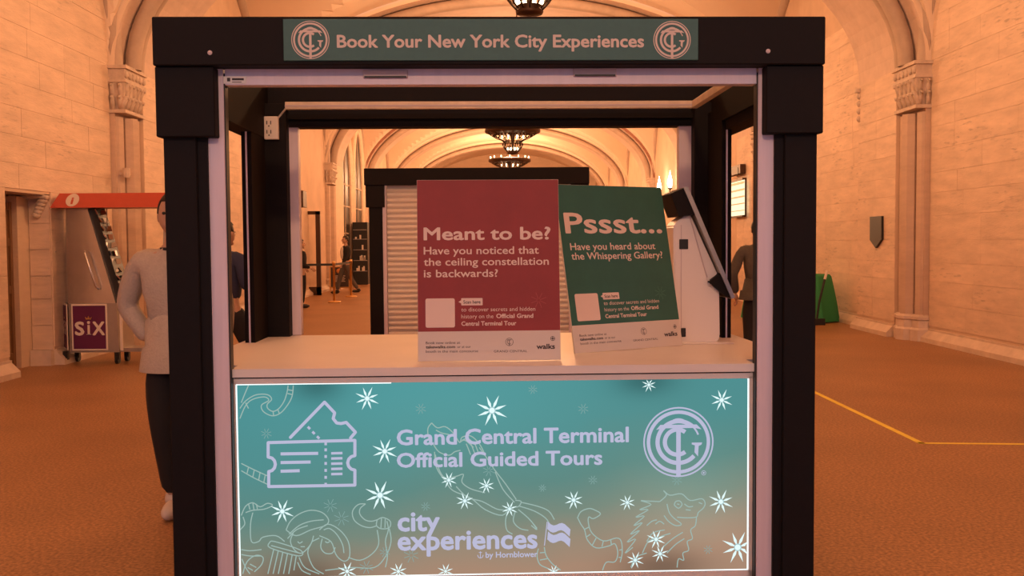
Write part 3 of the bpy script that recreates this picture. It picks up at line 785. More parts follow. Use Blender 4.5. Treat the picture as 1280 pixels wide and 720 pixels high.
# constellation figures
ART=[(A_,[[(60,120),(72,90),(85,60)],
 [(55,175),(75,130),(100,108),(140,100),(155,112),(130,128),(136,150),(165,165),(192,158),(215,135),(235,100),(240,60)],
 [(55,140),(75,114),(110,93),(150,92),(165,108),(150,125),(152,140),(170,150),(190,140),(208,115),(218,85),(222,60)],
 [(60,330),(100,350),(155,375)],[(60,355),(100,378),(150,402)],[(85,343),(80,364)],[(105,353),(100,376)],[(125,361),(120,388)],[(143,370),(138,396)],
 [(75,120),(85,140)],[(170,150),(172,165)],[(186,143),(192,158)],[(220,75),(238,78)],[(220,88),(237,92)],
 [(60,510),(75,478),(100,466),(125,480),(150,468),(168,475),(140,488),(100,492),(75,500)],[(100,500),(92,540),(95,600),(120,600),(135,585),(180,580),(210,600)],[(55,560),(72,540),(66,515)],[(85,470),(90,490)],[(100,467),(104,490)],[(112,470),(116,488)],
 [(60,628),(90,632),(130,628)],[(60,645),(90,650),(130,650)],
 [(215,560),(230,530),(260,505),(300,492),(340,500),(362,525),(350,545),(300,560),(250,580),(215,560)],[(225,575),(260,545),(300,530),(345,525)],[(220,590),(250,560),(290,545)],
 [(240,570),(230,600),(245,630),(270,640),(300,610),(310,580)],[(255,600),(262,606),(272,600)],[(265,618),(280,618)],[(300,610),(290,640),(310,690),(345,712)],
 [(330,560),(360,540),(400,560),(430,600),(435,650),(420,668),(400,660),(385,640),(370,600),(330,580)],[(345,560),(365,555),(390,575),(410,610),(415,640)],[(340,590),(335,620),(350,640),(375,640),(385,620)],[(350,600),(358,604),(366,600)],[(305,600),(330,588)],
 [(430,655),(470,665),(510,645),(535,610),(530,560)],[(350,700),(440,690),(520,690),(560,650),(578,600),(572,555)],[(260,655),(280,690),(330,712)],[(255,672),(270,700),(300,714)],
 [(490,470),(465,472),(445,495),(450,525),(475,545),(505,552),(530,545)],[(490,470),(472,485),(470,505),(488,525),(510,530),(530,525)],
 [(530,525),(550,517),(575,530),(572,552),(545,556),(528,545),(530,525)],[(545,520),(543,553)],[(558,522),(557,553)],
 [(158,603),(175,600),(265,630),(258,650),(160,622),(158,603)],[(163,614),(260,640)],[(172,628),(152,712)],[(188,632),(170,712)],[(204,636),(188,712)],[(220,641),(206,712)],[(236,646),(224,712)],[(250,650),(242,700)],
 [(65,712),(80,670),(110,648),(135,655),(130,680),(105,705)],[(62,660),(75,690),(90,712)],[(82,690),(100,700)],[(90,678),(112,690)]]),
 (Bq,[[(165,190),(152,210),(155,245),(165,268),(160,250)],[(165,190),(185,207),(212,203),(240,225),(262,258),(270,240),(300,235),(330,262),(350,300)],[(170,262),(190,290),(225,302),(245,290),(265,285)],
 [(180,215),(200,225),(225,230)],[(178,300),(190,350),(212,380),(250,375),(275,368),(270,395),(300,418),(350,432)],[(175,290),(182,345),(215,395),(240,425),(300,450),(350,490),(410,510),(435,480)],
 [(262,258),(280,250),(310,275)],[(270,250),(292,245),(318,268)],[(285,262),(300,300)],[(300,258),(314,295)],[(315,262),(328,296)],
 [(330,275),(355,310),(385,355),(420,400),(458,455)],[(385,360),(412,420),(452,465)],[(250,410),(290,448),(340,462),(390,488),(425,492)],
 [(455,458),(475,462),(465,480),(440,485),(422,520),(425,560),(445,575)],[(475,465),(530,478),(570,495),(590,525)],[(468,478),(520,495),(560,520),(575,545)],[(465,490),(500,520),(530,555)],[(455,495),(448,530),(470,555),(500,562)],[(510,530),(530,560),(510,545)],
 [(535,625),(530,650),(540,680),(570,695),(600,712)],[(555,620),(562,650),(585,680),(612,700)],[(540,640),(560,638)],[(540,665),(566,660)],[(10,530),(15,560),(5,600),(12,650),(5,690)]]),
 (Cq,[[(60,520),(72,497),(100,486),(122,492),(140,505),(115,521),(100,515),(98,535),(110,570),(150,598),(195,588),(212,600),(215,640),(208,672)],[(62,520),(72,540),(85,560),(95,595),(125,622),(170,615),(190,608),(200,640),(190,670),(160,672),(147,700)],
 [(100,550),(85,558)],[(105,575),(90,585)],[(125,588),(112,612)],[(150,598),(145,618)],[(175,592),(178,613)],[(205,630),(214,628)],[(203,655),(213,655)],
 [(345,462),(300,460),(280,459),(315,472),(275,490),(305,490),(262,516),(292,512),(255,545),(285,535),(243,575),(275,562),(232,602),(262,592),(225,640),(252,620)],
 [(345,462),(368,440),(358,424),(380,440),(420,435),(450,458),(490,452),(502,468),(495,485),(478,500),(472,515),(440,518),(405,516)],[(395,474),(400,462),(414,460),(422,472),(410,485),(395,474)],[(405,470),(413,472)],
 [(370,470),(378,500),(395,520),(420,540),(400,545),(375,530),(360,510)],[(430,470),(445,480),(460,478)],[(435,490),(452,492)],[(480,465),(492,470)],
 [(472,515),(468,545),(452,560),(458,590),(440,600),(445,630),(425,640),(428,665),(410,660),(405,690)],
 [(300,600),(322,570),(362,560)],[(320,615),(345,585),(382,572)],[(285,640),(305,600),(330,590)],[(350,625),(390,590),(425,568)],[(245,690),(262,655),(300,640)],[(370,640),(400,610),(430,590)],[(330,540),(345,530),(360,540)],[(300,545),(318,530),(335,525)]])]
for fn,ls in ART:
    bm=bmesh.new()
    for l in ls: ribbon(bm,[fn(*p) for p in smooth2(l,4)],.0042,PLB,.0010)
    o=link('constellation_line_art',bm,m_lline,lb); o['kind']='stuff'
# flip all print faces to face out is unnecessary: emission is two sided

# ================================================================= POSTERS
def rr_poly(u0,u1,v0,v1,r,n=5):
    pts=[]
    for cx_,cy_,a in ((u1-r,v1-r,0),(u0+r,v1-r,90),(u0+r,v0+r,180),(u1-r,v0+r,270)):
        pts+=[(cx_+r*math.cos(math.radians(a+90*i/n)),cy_+r*math.sin(math.radians(a+90*i/n))) for i in range(n+1)]
    return pts
def poster(name,label,BL,wid,hei,ang,lean,mcol,mfaint,lines,stripe,small,lab2):
    # local: x along the width, z up; leaning back about the bottom edge
    t=thing(name,label,'sign',BL+Vector((0,0,.003)),0,'counter posters'); t.rotation_euler=(lean,0,ang); t.rotation_mode='XYZ'
    t.rotation_euler=(Matrix.Rotation(ang,3,'Z')@Matrix.Rotation(-lean,3,'X')).to_euler()
    T=.010
    link('board',box(0,wid,0,T,0,hei,.001,1),m_foam,t)
    P=lambda u,v,h: Vector((u,-h,v))
    bm=bmesh.new(); poly(bm,[(0.001,stripe),(wid-.001,stripe),(wid-.001,hei-.001),(.001,hei-.001)],P,.0006); link('printed_field',bm,mcol,t)
    bm=bmesh.new(); poly(bm,[(0.001,.001),(wid-.001,.001),(wid-.001,stripe),(.001,stripe)],P,.0006); link('footer_strip',bm,m_paper,t)
    for (body,u0,u1,vb,cap,bold,m) in lines: lettering(body,t,P,u0*wid,u1*wid,vb*hei,cap*hei,m,bold,thick=.0012)
    # blank plate and call-out tag
    bm=bmesh.new(); poly(bm,rr_poly(.055*wid,.26*wid,.185*hei,.345*hei,.008),P,.0011); link('blank_code_plate',bm,m_pink,t)
    bm=bmesh.new(); poly(bm,rr_poly(.305*wid,.455*wid,.305*hei,.345*hei,.003),P,.0011); poly(bm,[(.285*wid,.325*hei),(.308*wid,.315*hei),(.308*wid,.335*hei)],P,.0011); link('callout_tag',bm,m_pink,t)
    bm=bmesh.new()
    cx_,cy_=.85*wid,.33*hei
    for k in range(8):
        a=math.radians(20+45*k); ribbon(bm,[(cx_+.006*math.cos(a),cy_+.006*math.sin(a)),(cx_+.034*math.cos(a),cy_+.034*math.sin(a))],.0025,P,.001)
    link('faint_star',bm,mfaint,t)
    # small crest + compass mark in the footer
    c=(.64*wid,.102*hei); bm=bmesh.new(); ribbon(bm,arc(c,.016,0,360,24)[:-1],.0018,P,.0012,True); ribbon(bm,arc(c,.009,50,310,14),.002,P,.0012); ribbon(bm,[(c[0],c[1]+.010),(c[0],c[1]-.015)],.0025,P,.0013); ribbon(bm,[(c[0]-.009,c[1]+.009),(c[0]+.009,c[1]+.009)],.002,P,.0013); link('crest',bm,m_ink,t)
    c=(.945*wid,.118*hei); bm=bmesh.new(); ribbon(bm,arc(c,.009,0,360,18)[:-1],.0018,P,.0012,True)
    for k in range(4):
        a=PI/2*k; poly(bm,[(c[0]+.011*math.cos(a),c[1]+.011*math.sin(a)),(c[0]+.003*math.cos(a+.8),c[1]+.003*math.sin(a+.8)),c,(c[0]+.003*math.cos(a-.8),c[1]+.003*math.sin(a-.8))],P,.0014)
    link('compass_mark',bm,m_ink,t)
    # easel leg behind
    b=bmesh.new(); prism(b,[(wid*.35,hei*.75),(wid*.65,hei*.75),(wid*.62,.0),(wid*.38,0)],.004,'y',T)
    eo=link('easel_flap',b,m_foam,t)
    return t
LR=[('Meant to be?',.045,.94,.668,.0665,.020,m_pink),
 ('Have you noticed that',.045,.855,.588,.0405,.011,m_pink),('the ceiling constellation',.045,.925,.526,.0405,.011,m_pink),('is backwards?',.045,.565,.462,.0405,.011,m_pink),
 ('to discover secrets and hidden',.305,.825,.272,.0215,.004,m_pink),('history on the ',.305,.53,.234,.0215,.004,m_pink),('Official Grand',.55,.81,.234,.0225,.02,m_pink),('Central Terminal Tour',.305,.69,.194,.0225,.02,m_pink),
 ('Scan here',.32,.44,.315,.018,.014,m_ink),
 ('Book now online at',.055,.295,.095,.014,.004,m_ink),('takewalks.com',.055,.26,.072,.015,.022,m_ink),('or at our',.275,.37,.072,.014,.004,m_ink),('booth in the main concourse',.055,.42,.048,.014,.004,m_ink),
 ('GRAND CENTRAL',.53,.765,.045,.012,.004,m_ink),('walks',.83,.96,.062,.026,.026,m_ink)]
LGn=[('Pssst...',.045,.95,.708,.118,.017,m_pink),('Have you heard about',.07,.86,.605,.041,.010,m_pink),('the Whispering Gallery?',.07,.92,.548,.041,.010,m_pink)]+LR[4:]
def world_from_px(px,py,z): return FL(px,py,z)
a=world_from_px(522.5,453.3,CZ); b=world_from_px(701,451.0,CZ)
wid=(b-a).length; ang=math.atan2((b-a).y,(b-a).x)
poster('poster','red poster asking Meant to be?, standing upright at the counter centre',a+Vector((0,0,.001)),wid,.765,ang,math.radians(5.5),m_red,m_faint,LR,.125,None,None)
a=world_from_px(719,443.3,CZ); b=world_from_px(853.5,432.5,CZ)
wid=(b-a).length; ang=math.atan2((b-a).y,(b-a).x)
poster('poster','green poster reading Pssst..., turned and leaning back beside the white terminal',a+Vector((0,0,.001)),wid,.775,ang,math.radians(12),m_green,m_faintg,LGn,.125,None,None)

# ================================================================= self-service terminal on the counter
TD=4.66
def T2(px,py): p=KP(px,py,TD); return (p.x,p.z)
tc=(KP(872,430,TD).x,TD,CZ)
term=Kroot('ticket_terminal','white countertop ticket terminal with tilted screen, behind the green poster','terminal',tc)
body=[(842,429.5),(893,429.5),(898,426),(900,420),(899,347),(862,266),(846,277),(842,283)]
b=bmesh.new(); prism(b,[T2(*p) for p in body],.20,'y',TD); bmesh.ops.bevel(b,geom=b.edges[:],offset=.006,segments=2,affect='EDGES'); 
zmin=min(v.co.z for v in b.verts)
link('body',shift(b,tc),m_whitep,term)
b=bmesh.new(); prism(b,[T2(851,430),T2(851.8,430),T2(851.8,281),T2(851,281)],.003,'y',TD-.0025); link('body_seam',shift(b,tc),m_slot,term)
for x0,x1,y0,y1 in ((849,860,299,311.5),(851,857,410,421)):
    p0=T2(x0,y1); p1=T2(x1,y0); link('black_latch',shift(box(p0[0],p1[0],TD-.006,TD+.01,p0[1],p1[1],.002,1),tc),m_dark,term)
scr=[(836.5,242),(853.5,234.5),(858,234.5),(915.5,369.5),(914,373),(888,359)]
slab=[(852,235),(857.5,234),(916,371),(911.5,373)]
b=bmesh.new(); prism(b,[T2(*p) for p in slab],.31,'y',TD-.045); sc=link('screen_slab',shift(b,tc),m_steel2,term)
b=bmesh.new(); prism(b,[T2(857.7,236),T2(858.6,236),T2(916,369),T2(915.6,371)],.28,'y',TD-.03); link('screen_glass',shift(b,tc),m_glassd,sc)
b=bmesh.new(); prism(b,[T2(836.5,242.5),T2(853,235.5),T2(867,269),T2(847,271)],.29,'y',TD-.035); link('screen_hood',shift(b,tc),m_black,term)
b=bmesh.new(); prism(b,[T2(884,352),T2(898,341),T2(911.5,372.5),T2(905,370)],.29,'y',TD-.035); link('reader_housing',shift(b,tc),m_black,term)
b=bmesh.new(); tube(b,[KP(884,347,TD-.01),KP(887,352,TD-.012),KP(886,357,TD-.01),KP(890,355,TD-.012)],.004,6); link('cable',shift(b,tc),m_whitep,term)
b=bmesh.new(); tube(b,[KP(862,270,TD-.004),KP(879,330,TD-.004),KP(884,347,TD-.004)],.003,6); link('cable',shift(b,tc),m_slot,term)
bp=T2(844,430); bq=T2(907,434)
link('base_plate',shift(box(bp[0],kx(917,TD-.05,434),TD-.06,TD+.24,CZ+.0005,CZ+.0065,.002,1),tc),m_whitep,term)

# ================================================================= second booth, shuttered
Y2=11.45; z_off=0
c2=(-.08,12.2)
k2=thing('booth','far charcoal booth with its beige roller shutter down, behind the posters','booth',(c2[0],c2[1],0),0,'ticket booths in the hall')
def hx(px,D,py=300): return PT(px,py,D).x
def hz(py,D,px=600): return PT(px,py,D).z
def k2p(name,bm,m,par=None): return link(name,shift(bm,c2),m,par or k2)
x0,x1=hx(456,Y2),hx(737,Y2); zt=hz(209.5,Y2); zb_=hz(230.5,Y2)
k2p('header_beam',box(x0,x1,Y2,Y2+.1,zb_,zt,.004,1),m_black)
k2p('roof_panel',box(x0+.02,x1-.02,Y2+.1,Y2+1.5,zt-.08,zt-.03),m_black2)
for a,b_ in ((457.5,481),(714,736.5)): k2p('corner_block',box(hx(a,Y2),hx(b_,Y2),Y2+.02,Y2+.14,hz(258,Y2),zb_),m_black)
for a,b_ in ((461,478),(717,733)):
    for yy in (Y2+.04,Y2+1.36): k2p('post',box(hx(a,Y2),hx(b_,Y2),yy,yy+.12,0,zb_+.02),m_black)
    k2p('side_panel',box(hx(a,Y2)+.05,hx(a,Y2)+.09,Y2+.16,Y2+1.36,.05,zb_+.02),m_black)
for a,b_ in ((477.5,482.5),(711,716)): k2p('silver_post',box(hx(a,Y2),hx(b_,Y2),Y2+.05,Y2+.11,0,zb_+.02),m_silver)
m_shut=mat('shutter_paint',(.78,.72,.66),.45)
sh_=k2p('shutter',box(hx(482.5,Y2),hx(711,Y2),Y2+.12,Y2+.14,.25,zb_+.02),m_shut)
sx0,sx1=hx(483,Y2),hx(711,Y2)
b=bmesh.new(); prism(b,[(Y2+.12,0),(Y2+.10,.008),(Y2+.087,.03),(Y2+.10,.052),(Y2+.12,.060)],sx1-sx0,'x',sx0)
shift(b,c2); me=bpy.data.meshes.new('slat'); b.to_mesh(me); b.free(); me.materials.append(m_shut)
z=.3
while z<zb_-.03:
    o=bpy.data.objects.new('slat',me); C.objects.link(o); o.parent=sh_; o.location=(0,0,z); z+=.064
k2p('lower_panel',box(sx0,sx1,Y2+.09,Y2+.12,.02,.30),m_black)
k2p('rear_panel',box(x0+.06,x1-.06,Y2+1.4,Y2+1.44,.05,zb_),m_black)

# ================================================================= steel information cart by the left wall
cD=12.85
ct=PT(160,452,cD); ct=Vector((-5.05,12.85,0))
def cz(py): return PT(110,py,cD).z
def cxx(px): return PT(px,400,cD).x
cart=thing('information_cart','steel information cart with a long red canopy against the left wall','cart',ct)
def cp(name,bm,m,par=None,smooth=False): return link(name,shift(bm,ct),m,par or cart,smooth)
def frustum(bm,A,B): # two loops of equal length
    a=[bm.verts.new(p) for p in A]; b=[bm.verts.new(p) for p in B]; n=len(a)
    for i in range(n): bm.faces.new((a[i],a[(i+1)%n],b[(i+1)%n],b[i]))
    bm.faces.new(a[::-1]); bm.faces.new(b); bmesh.ops.recalc_face_normals(bm,faces=bm.faces[:])
zt_,zm,zb2=cz(261),cz(377),cz(437)
def footprint(xa,xb,xc,z,yf,yb_,xs=None):   # left corner back, front-left, front-right, back
    return [(xa,yb_,z),(xb,yf,z),(xc,yf,z),(xc+.05,yb_,z)]
xl,xf,xg=cxx(78),cxx(101),cxx(161)
b=bmesh.new(); frustum(b,footprint(xl,xf,xg,zb2,cD-.35,cD+.05),footprint(xl+.02,xf,xg-.02,zm,cD-.35,cD+.05)); cp('lower_cabinet',b,m_steel2)
b=bmesh.new(); frustum(b,footprint(xl+.02,xf,xg-.03,zm,cD-.35,cD+.05),footprint(cxx(88),cxx(99),cxx(125),zt_,cD-.30,cD+.05)); cp('upper_hood',b,m_steel)
# dished dome in the front of the hood, handle
b=bmesh.new(); tube(b,[Vector((cxx(124),cD-.385,cz(314))),Vector((cxx(125),cD-.42,cz(316))),Vector((cxx(138),cD-.43,cz(357))),Vector((cxx(139),cD-.37,cz(360)))],.012,8); cp('grab_handle',b,m_steel,None,True)
b=bmesh.new(); tube(b,[Vector((cxx(82),cD-.2,cz(319))),Vector((cxx(80),cD-.26,cz(317))),Vector((cxx(84),cD-.27,cz(314)))],.010,8); cp('side_catch',b,m_steel,None,True)
yf=cD-.352
def cposter(x0,x1,y0,y1,depth):
    fr=cp('poster_frame',box(cxx(x0),cxx(x1),depth-.012,depth,cz(y1),cz(y0),.003,1),m_outlet)
    b=box(cxx(x0+2),cxx(x1-2),depth-.014,depth-.011,cz(y1-2),cz(y0+2)); link('purple_print',shift(b,ct),m_purple,fr)
    P=lambda u,v,h:Vector((u,depth-.013-h,v))-ct
    for ch,a,b_ in (('S',.09,.36),('i',.42,.54),('X',.58,.93)):
        u0=cxx(x0)+(cxx(x1)-cxx(x0))*a; u1=cxx(x0)+(cxx(x1)-cxx(x0))*b_
        big = ch!='i'
        if big: lettering(ch,fr,P,u0,u1,cz(y0+(y1-y0)*.66),(.27)*(cz(y0)-cz(y1)),m_outlet,.03)
        else:
            b=bmesh.new(); uu=(u0+u1)/2; wv=(u1-u0)*.28; z0_=cz(y0+(y1-y0)*.66); hh=.21*(cz(y0)-cz(y1))
            poly(b,[(uu-wv,z0_),(uu+wv,z0_),(uu+wv,z0_+hh),(uu-wv,z0_+hh)],P,.0015); poly(b,[(uu-wv*2,z0_),(uu+wv*2,z0_),(uu+wv*2,z0_+.008),(uu-wv*2,z0_+.008)],P,.0015); disc(b,(uu,z0_+hh*1.25),wv*1.3,P,.0015,10)
            # small crown
            link('lettering',b,m_outlet,fr)
            b=bmesh.new(); poly(b,[(uu-wv*2.2,z0_+hh*1.55),(uu+wv*2.2,z0_+hh*1.55),(uu+wv*2.8,z0_+hh*1.85),(uu+wv,z0_+hh*1.68),(uu,z0_+hh*1.95),(uu-wv,z0_+hh*1.68),(uu-wv*2.8,z0_+hh*1.85)],P,.0015); link('crown_mark',b,m_brass,fr)
    return fr
cposter(104.5,148,378,434.5,yf)
sp=cposter(104.5,148,378,434.5,yf)
# the second one turns onto the narrow left facet
dirv=Vector((xf-xl,-.40,0)).normalized(); angf=math.atan2(dirv.y,dirv.x)
for o in [sp]+list(sp.children):
    pass
cenx=(cxx(104.5)+cxx(148))/2-ct.x; ceny=yf-ct.y
mid=Vector(((xl+xf)/2-ct.x-.008,(cD-.35+cD+.05)/2-ct.y-.010,0))
Mx=Matrix.Translation(mid)@Matrix.Rotation(angf,4,'Z')@Matrix.Diagonal((.88,1,1,1))@Matrix.Translation(Vector((-cenx,-ceny,0)))
for o in [sp]+list(sp.children): o.data.transform(Mx)
# leaflet rack on the sloping inner side
rng=random.Random(3)
b=bmesh.new(); frustum(b,[(cxx(125),cD-.25,zt_),(cxx(133),cD-.25,zt_),(cxx(133),cD+.05,zt_),(cxx(125),cD+.05,zt_)],[(cxx(158),cD-.30,zm),(cxx(167),cD-.30,zm),(cxx(167),cD+.05,zm),(cxx(158),cD+.05,zm)]); cp('leaflet_rack',b,m_dark)
m_leafs=[mat('leaflet_%s'%n,c,.3) for n,c in (('brown',(.20,.09,.045)),('cream',(.55,.44,.34)),('dark',(.03,.022,.02)),('rust',(.30,.10,.04)))]
for i in range(11):
    t=(i+.5)/11.5
    for j in range(2):
        x=cxx(129+34*t)+.02*j; z=zt_+(zm-zt_)*t; L=box(-.035,.035,-.05,.05,-.006,.006); 
        bmesh.ops.rotate(L,verts=L.verts[:],matrix=Euler((rng.uniform(-.5,.5),1.15+rng.uniform(-.3,.3),rng.uniform(-.4,.4))).to_matrix())
        bmesh.ops.translate(L,verts=L.verts[:],vec=(x+.035,cD-.22+.13*j,z)); cp('leaflet',L,m_leafs[rng.randrange(4)])
b=bmesh.new(); tube(b,[(cxx(141),cD-.1,zt_),(cxx(141),cD-.1,.3)],.008,6); cp('stay_rod',b,m_steel)
# inner panel, low shelf, right-hand pod hidden behind the post
b=bmesh.new(); frustum(b,footprint(cxx(205),cxx(212),cxx(250),zb2,cD-.35,cD+.05),footprint(cxx(214),cxx(218),cxx(246),zt_,cD-.30,cD+.05)); cp('far_pod',b,m_steel2)
cp('low_shelf',box(cxx(162),cxx(212),cD-.30,cD+.05,zb2,zb2+.05),m_steel2)
p0=cp('side_poster',box(cxx(163),cxx(166),cD-.36,cD-.34,cz(435),cz(375)),m_outlet)
# canopy
ztp=cz(243)
b=bmesh.new(); frustum(b,[(cxx(85),cD-.42,zt_),(cxx(252),cD-.42,zt_),(cxx(252),cD+.12,zt_),(cxx(85),cD+.12,zt_)],[(cxx(92),cD-.30,ztp),(cxx(246),cD-.30,ztp),(cxx(246),cD+.05,ztp),(cxx(92),cD+.05,ztp)]); can=cp('canopy',b,m_redroof)
P=lambda u,v,h:Vector((u,cD-.42+(v-zt_)/(ztp-zt_)*.12-h-.002,v))-ct
b=bmesh.new(); cc=(cxx(110),(zt_+ztp)/2+.005); disc(b,cc,.085,P,.001,24); link('round_badge',b,m_paper,can)
lettering('i',can,P,cc[0]-.016,cc[0]+.016,cc[1]-.05,.085,m_redroof,.03,'lettering',.003)
for x,y in ((cxx(92),cD-.25),(cxx(156),cD-.27),(cxx(220),cD-.25),(cxx(96),cD+.0),(cxx(158),cD+.0),(cxx(244),cD)):
    b=bmesh.new(); tube(b,[(x-.02,y,.055),(x+.02,y,.055)],.055,14); bx(b,x-.03,x+.03,y-.03,y+.03,.055,zb2+.01); cp('caster',b,m_dark)

# ================================================================= yellow floor tape
pts=[FL(1005,484),FL(1148,554),FL(1300,555.5)]
def tape(p,q_,wd,label):
    d=(q_-p).normalized(); n=Vector((-d.y,d.x,0))*wd/2; b=bmesh.new(); A=[p+n,p-n,q_-n,q_+n]
    vs=[b.verts.new((v.x,v.y,.002)) for v in A]; vt=[b.verts.new((v.x,v.y,.0005)) for v in A]
    b.faces.new(vs); b.faces.new(vt[::-1])
    for i in range(4): b.faces.new((vs[i],vt[i],vt[(i+1)%4],vs[(i+1)%4]))
    bmesh.ops.recalc_face_normals(b,faces=b.faces[:])
    tag(link('floor_tape',b,m_tape),label,'tape','yellow floor tape')
tape(pts[0],pts[1]+Vector((.02,-.02,0)),.052,'yellow floor tape strip running away diagonally to the booth post')
tape(pts[1],pts[2],.046,'yellow floor tape strip running level to the right edge')

# ================================================================= green draped cart, broom
g0=FL(922,398); g1=FL(1027,405)
gc=(g0+g1)/2; gw=(g1-g0).length; ga=math.atan2((g1-g0).y,(g1-g0).x)
gcart=thing('covered_cart','low cart draped in green cloth, partly hidden behind the right booth post','cart',(gc.x,gc.y,0),ga)
b=bmesh.new(); n=40; loops=[]
for zi,(z,sc_) in enumerate(((.02,1.0),(.3,.96),(.6,.90),(.86,.84),(.90,.80),(.91,.4))):
    L=[]
    for i in range(n):
        a=2*PI*i/n; sx_=(abs(math.cos(a))**.35)*math.copysign(1,math.cos(a)); sy_=(abs(math.sin(a))**.35)*math.copysign(1,math.sin(a))
        f=1+.035*math.sin(a*9)*(1-z)
        L.append(b.verts.new((gw/2*sx_*sc_*f,.38*sy_*sc_*f+.38,z)))
    loops.append(L)
for A,B in zip(loops,loops[1:]):
    for i in range(n): b.faces.new((A[i],A[(i+1)%n],B[(i+1)%n],B[i]))
b.faces.new(loops[-1]); link('drape',b,m_greencloth,gcart,True)
for sx_ in (-1,1):
    b=bmesh.new(); bx(b,sx_*gw*.38-.03,sx_*gw*.38+.03,.2,.26,.0,.5); link('cart_leg',b,m_dark,gcart)
D=17.4
b=bmesh.new(); tube(b,[PT(1024,378,D),PT(1031,349,D)],.022,8); br=link('broom',b,m_dark); tag(br,'dark broom with pale handle grip leaning by the green covered cart','broom')
b=bmesh.new(); tube(b,[PT(1031,349,D),PT(1034,338,D)],.025,8); link('handle_grip',b,m_outlet,br)
b=bmesh.new(); p=PT(1024,378,D); bot=FL(1022,404); tube(b,[p,Vector((p.x-.05,p.y,.05))],.02,8); bx(b,p.x-.18,p.x+.10,p.y-.04,p.y+.04,.0,.12); link('broom_head',b,m_dark,br)

# ================================================================= right side: timetable, stairs, sconces
XR=CX+AP-.02
def rwall_box(px0,px1,py0,py1,X,th):
    a=on_x(px0,py1,X); b_=on_x(px1,py0,X)
    return box(X-th,X,min(a.y,b_.y),max(a.y,b_.y),min(a.z,b_.z),max(a.z,b_.z))
tb=link('timetable_board',rwall_box(911.5,933,222,273,XR,.10),m_bronze); tag(tb,'lit yellow timetable board on the right pier, seen through the booth side','board')
link('lit_panel',rwall_box(914,931,224.5,270.5,XR-.10,.012),m_board,tb)
for i in range(5):
    link('text_row',rwall_box(914.5,930.5,229+i*8.5,230.2+i*8.5,XR-.113,.004),m_tray,tb)
sb=link('speaker_box',rwall_box(912,932,205,222,XR,.14),m_bronze); tag(sb,'dark square loudspeaker box mounted above the lit timetable board','speaker')
b=bmesh.new(); c=on_x(922,213.5,XR-.14); lathe(b,[(.09,0),(.09,.01)],16); bmesh.ops.rotate(b,verts=b.verts[:],matrix=Matrix.Rotation(-PI/2,3,'Y')); bmesh.ops.translate(b,verts=b.verts[:],vec=c); link('speaker_grille',b,m_dark,sb)
# steps
stc=Vector((5.0,27.0,0)); stairs=thing('staircase','short pale stone steps with brass handrails near the right wall','stairs',stc)
for i in range(5):
    link('step',box(.28*i,1.38,-.6,.9,.15*i+.001,.15*i+.15,.01,1),m_skirt,stairs)
for dz in (.62,.92):
    b=bmesh.new(); tube(b,[(-.15,-.62,dz-.05),(0.0,-.62,dz+.08),(1.3,-.62,dz+.75)],.025,8); link('handrail',b,m_brass,stairs,True)
for xx in (.05,.65,1.25):
    b=bmesh.new(); tube(b,[(xx,-.62,.0),(xx,-.62,.95+.55*xx)],.018,6); link('rail_post',b,m_brass,stairs)
# sconces
XB=CX+AW-.02
for px,py,lab in ((837.5,230,'brighter wall sconce candle, right one of the pair above the terminal'),(824,236,'dimmer wall sconce candle, left one of the pair by the green poster')):
    p=on_x(px,py,XB-.28); t=thing('wall_sconce',lab,'sconce',p,0,'candle sconces on the right wall')
    b=bmesh.new(); tube(b,[(.27,0,-.35),(.1,0,-.38),(0,0,-.30),(0,0,-.18)],.025,6); lathe(b,[(.03,-.2),(.09,-.16),(.09,-.14)],10); bx(b,.22,.27,-.08,.08,-.55,-.2); link('bracket',b,m_bronze,t,True)
    b=bmesh.new(); lathe(b,[(.05,-.15),(.085,.0),(.085,.12),(.05,.25),(.012,.42),(.004,.5)],12); link('flame_bulb',b,m_flame,t,True)
    L=bpy.data.lights.new('sconce_light','POINT'); L.energy=25; L.color=(1,.6,.35); L.shadow_soft_size=.1; o=bpy.data.objects.new('sconce_light',L); C.objects.link(o); o.parent=t; o.location=(-.15,0,.35)

# ================================================================= far left: glass door, stanchions, sign board, dark cabinet
D=29.0
gx0,gx1=PT(366,300,D).x,PT(400.5,300,D).x; gz=hz(264,D,390)
dr=thing('glass_door','dark framed glass door standing open beyond the stanchions at far left','door',((gx0+gx1)/2,D,0))
for a,b_,c,d in ((gx0,gx0+.12,0,gz),(gx1-.13,gx1,0,gz),(gx0,gx1,gz-.10,gz),(gx0,gx1,0,.25)):
    link('door_frame',shift(box(a,b_,D-.05,D+.05,c,d),((gx0+gx1)/2,D,0)),m_bronze,dr)
m_glass=bpy.data.materials.new('clear_glass'); m_glass.use_nodes=True
_b=m_glass.node_tree.nodes['Principled BSDF']; _b.inputs['Transmission Weight'].default_value=1; _b.inputs['Roughness'].default_value=.02; _b.inputs['Base Color'].default_value=(.95,.9,.85,1); _b.inputs['IOR'].default_value=1.1
link('glass_pane',shift(box(gx0+.12,gx1-.13,D-.006,D+.006,.25,gz-.1),((gx0+gx1)/2,D,0)),m_glass,dr)
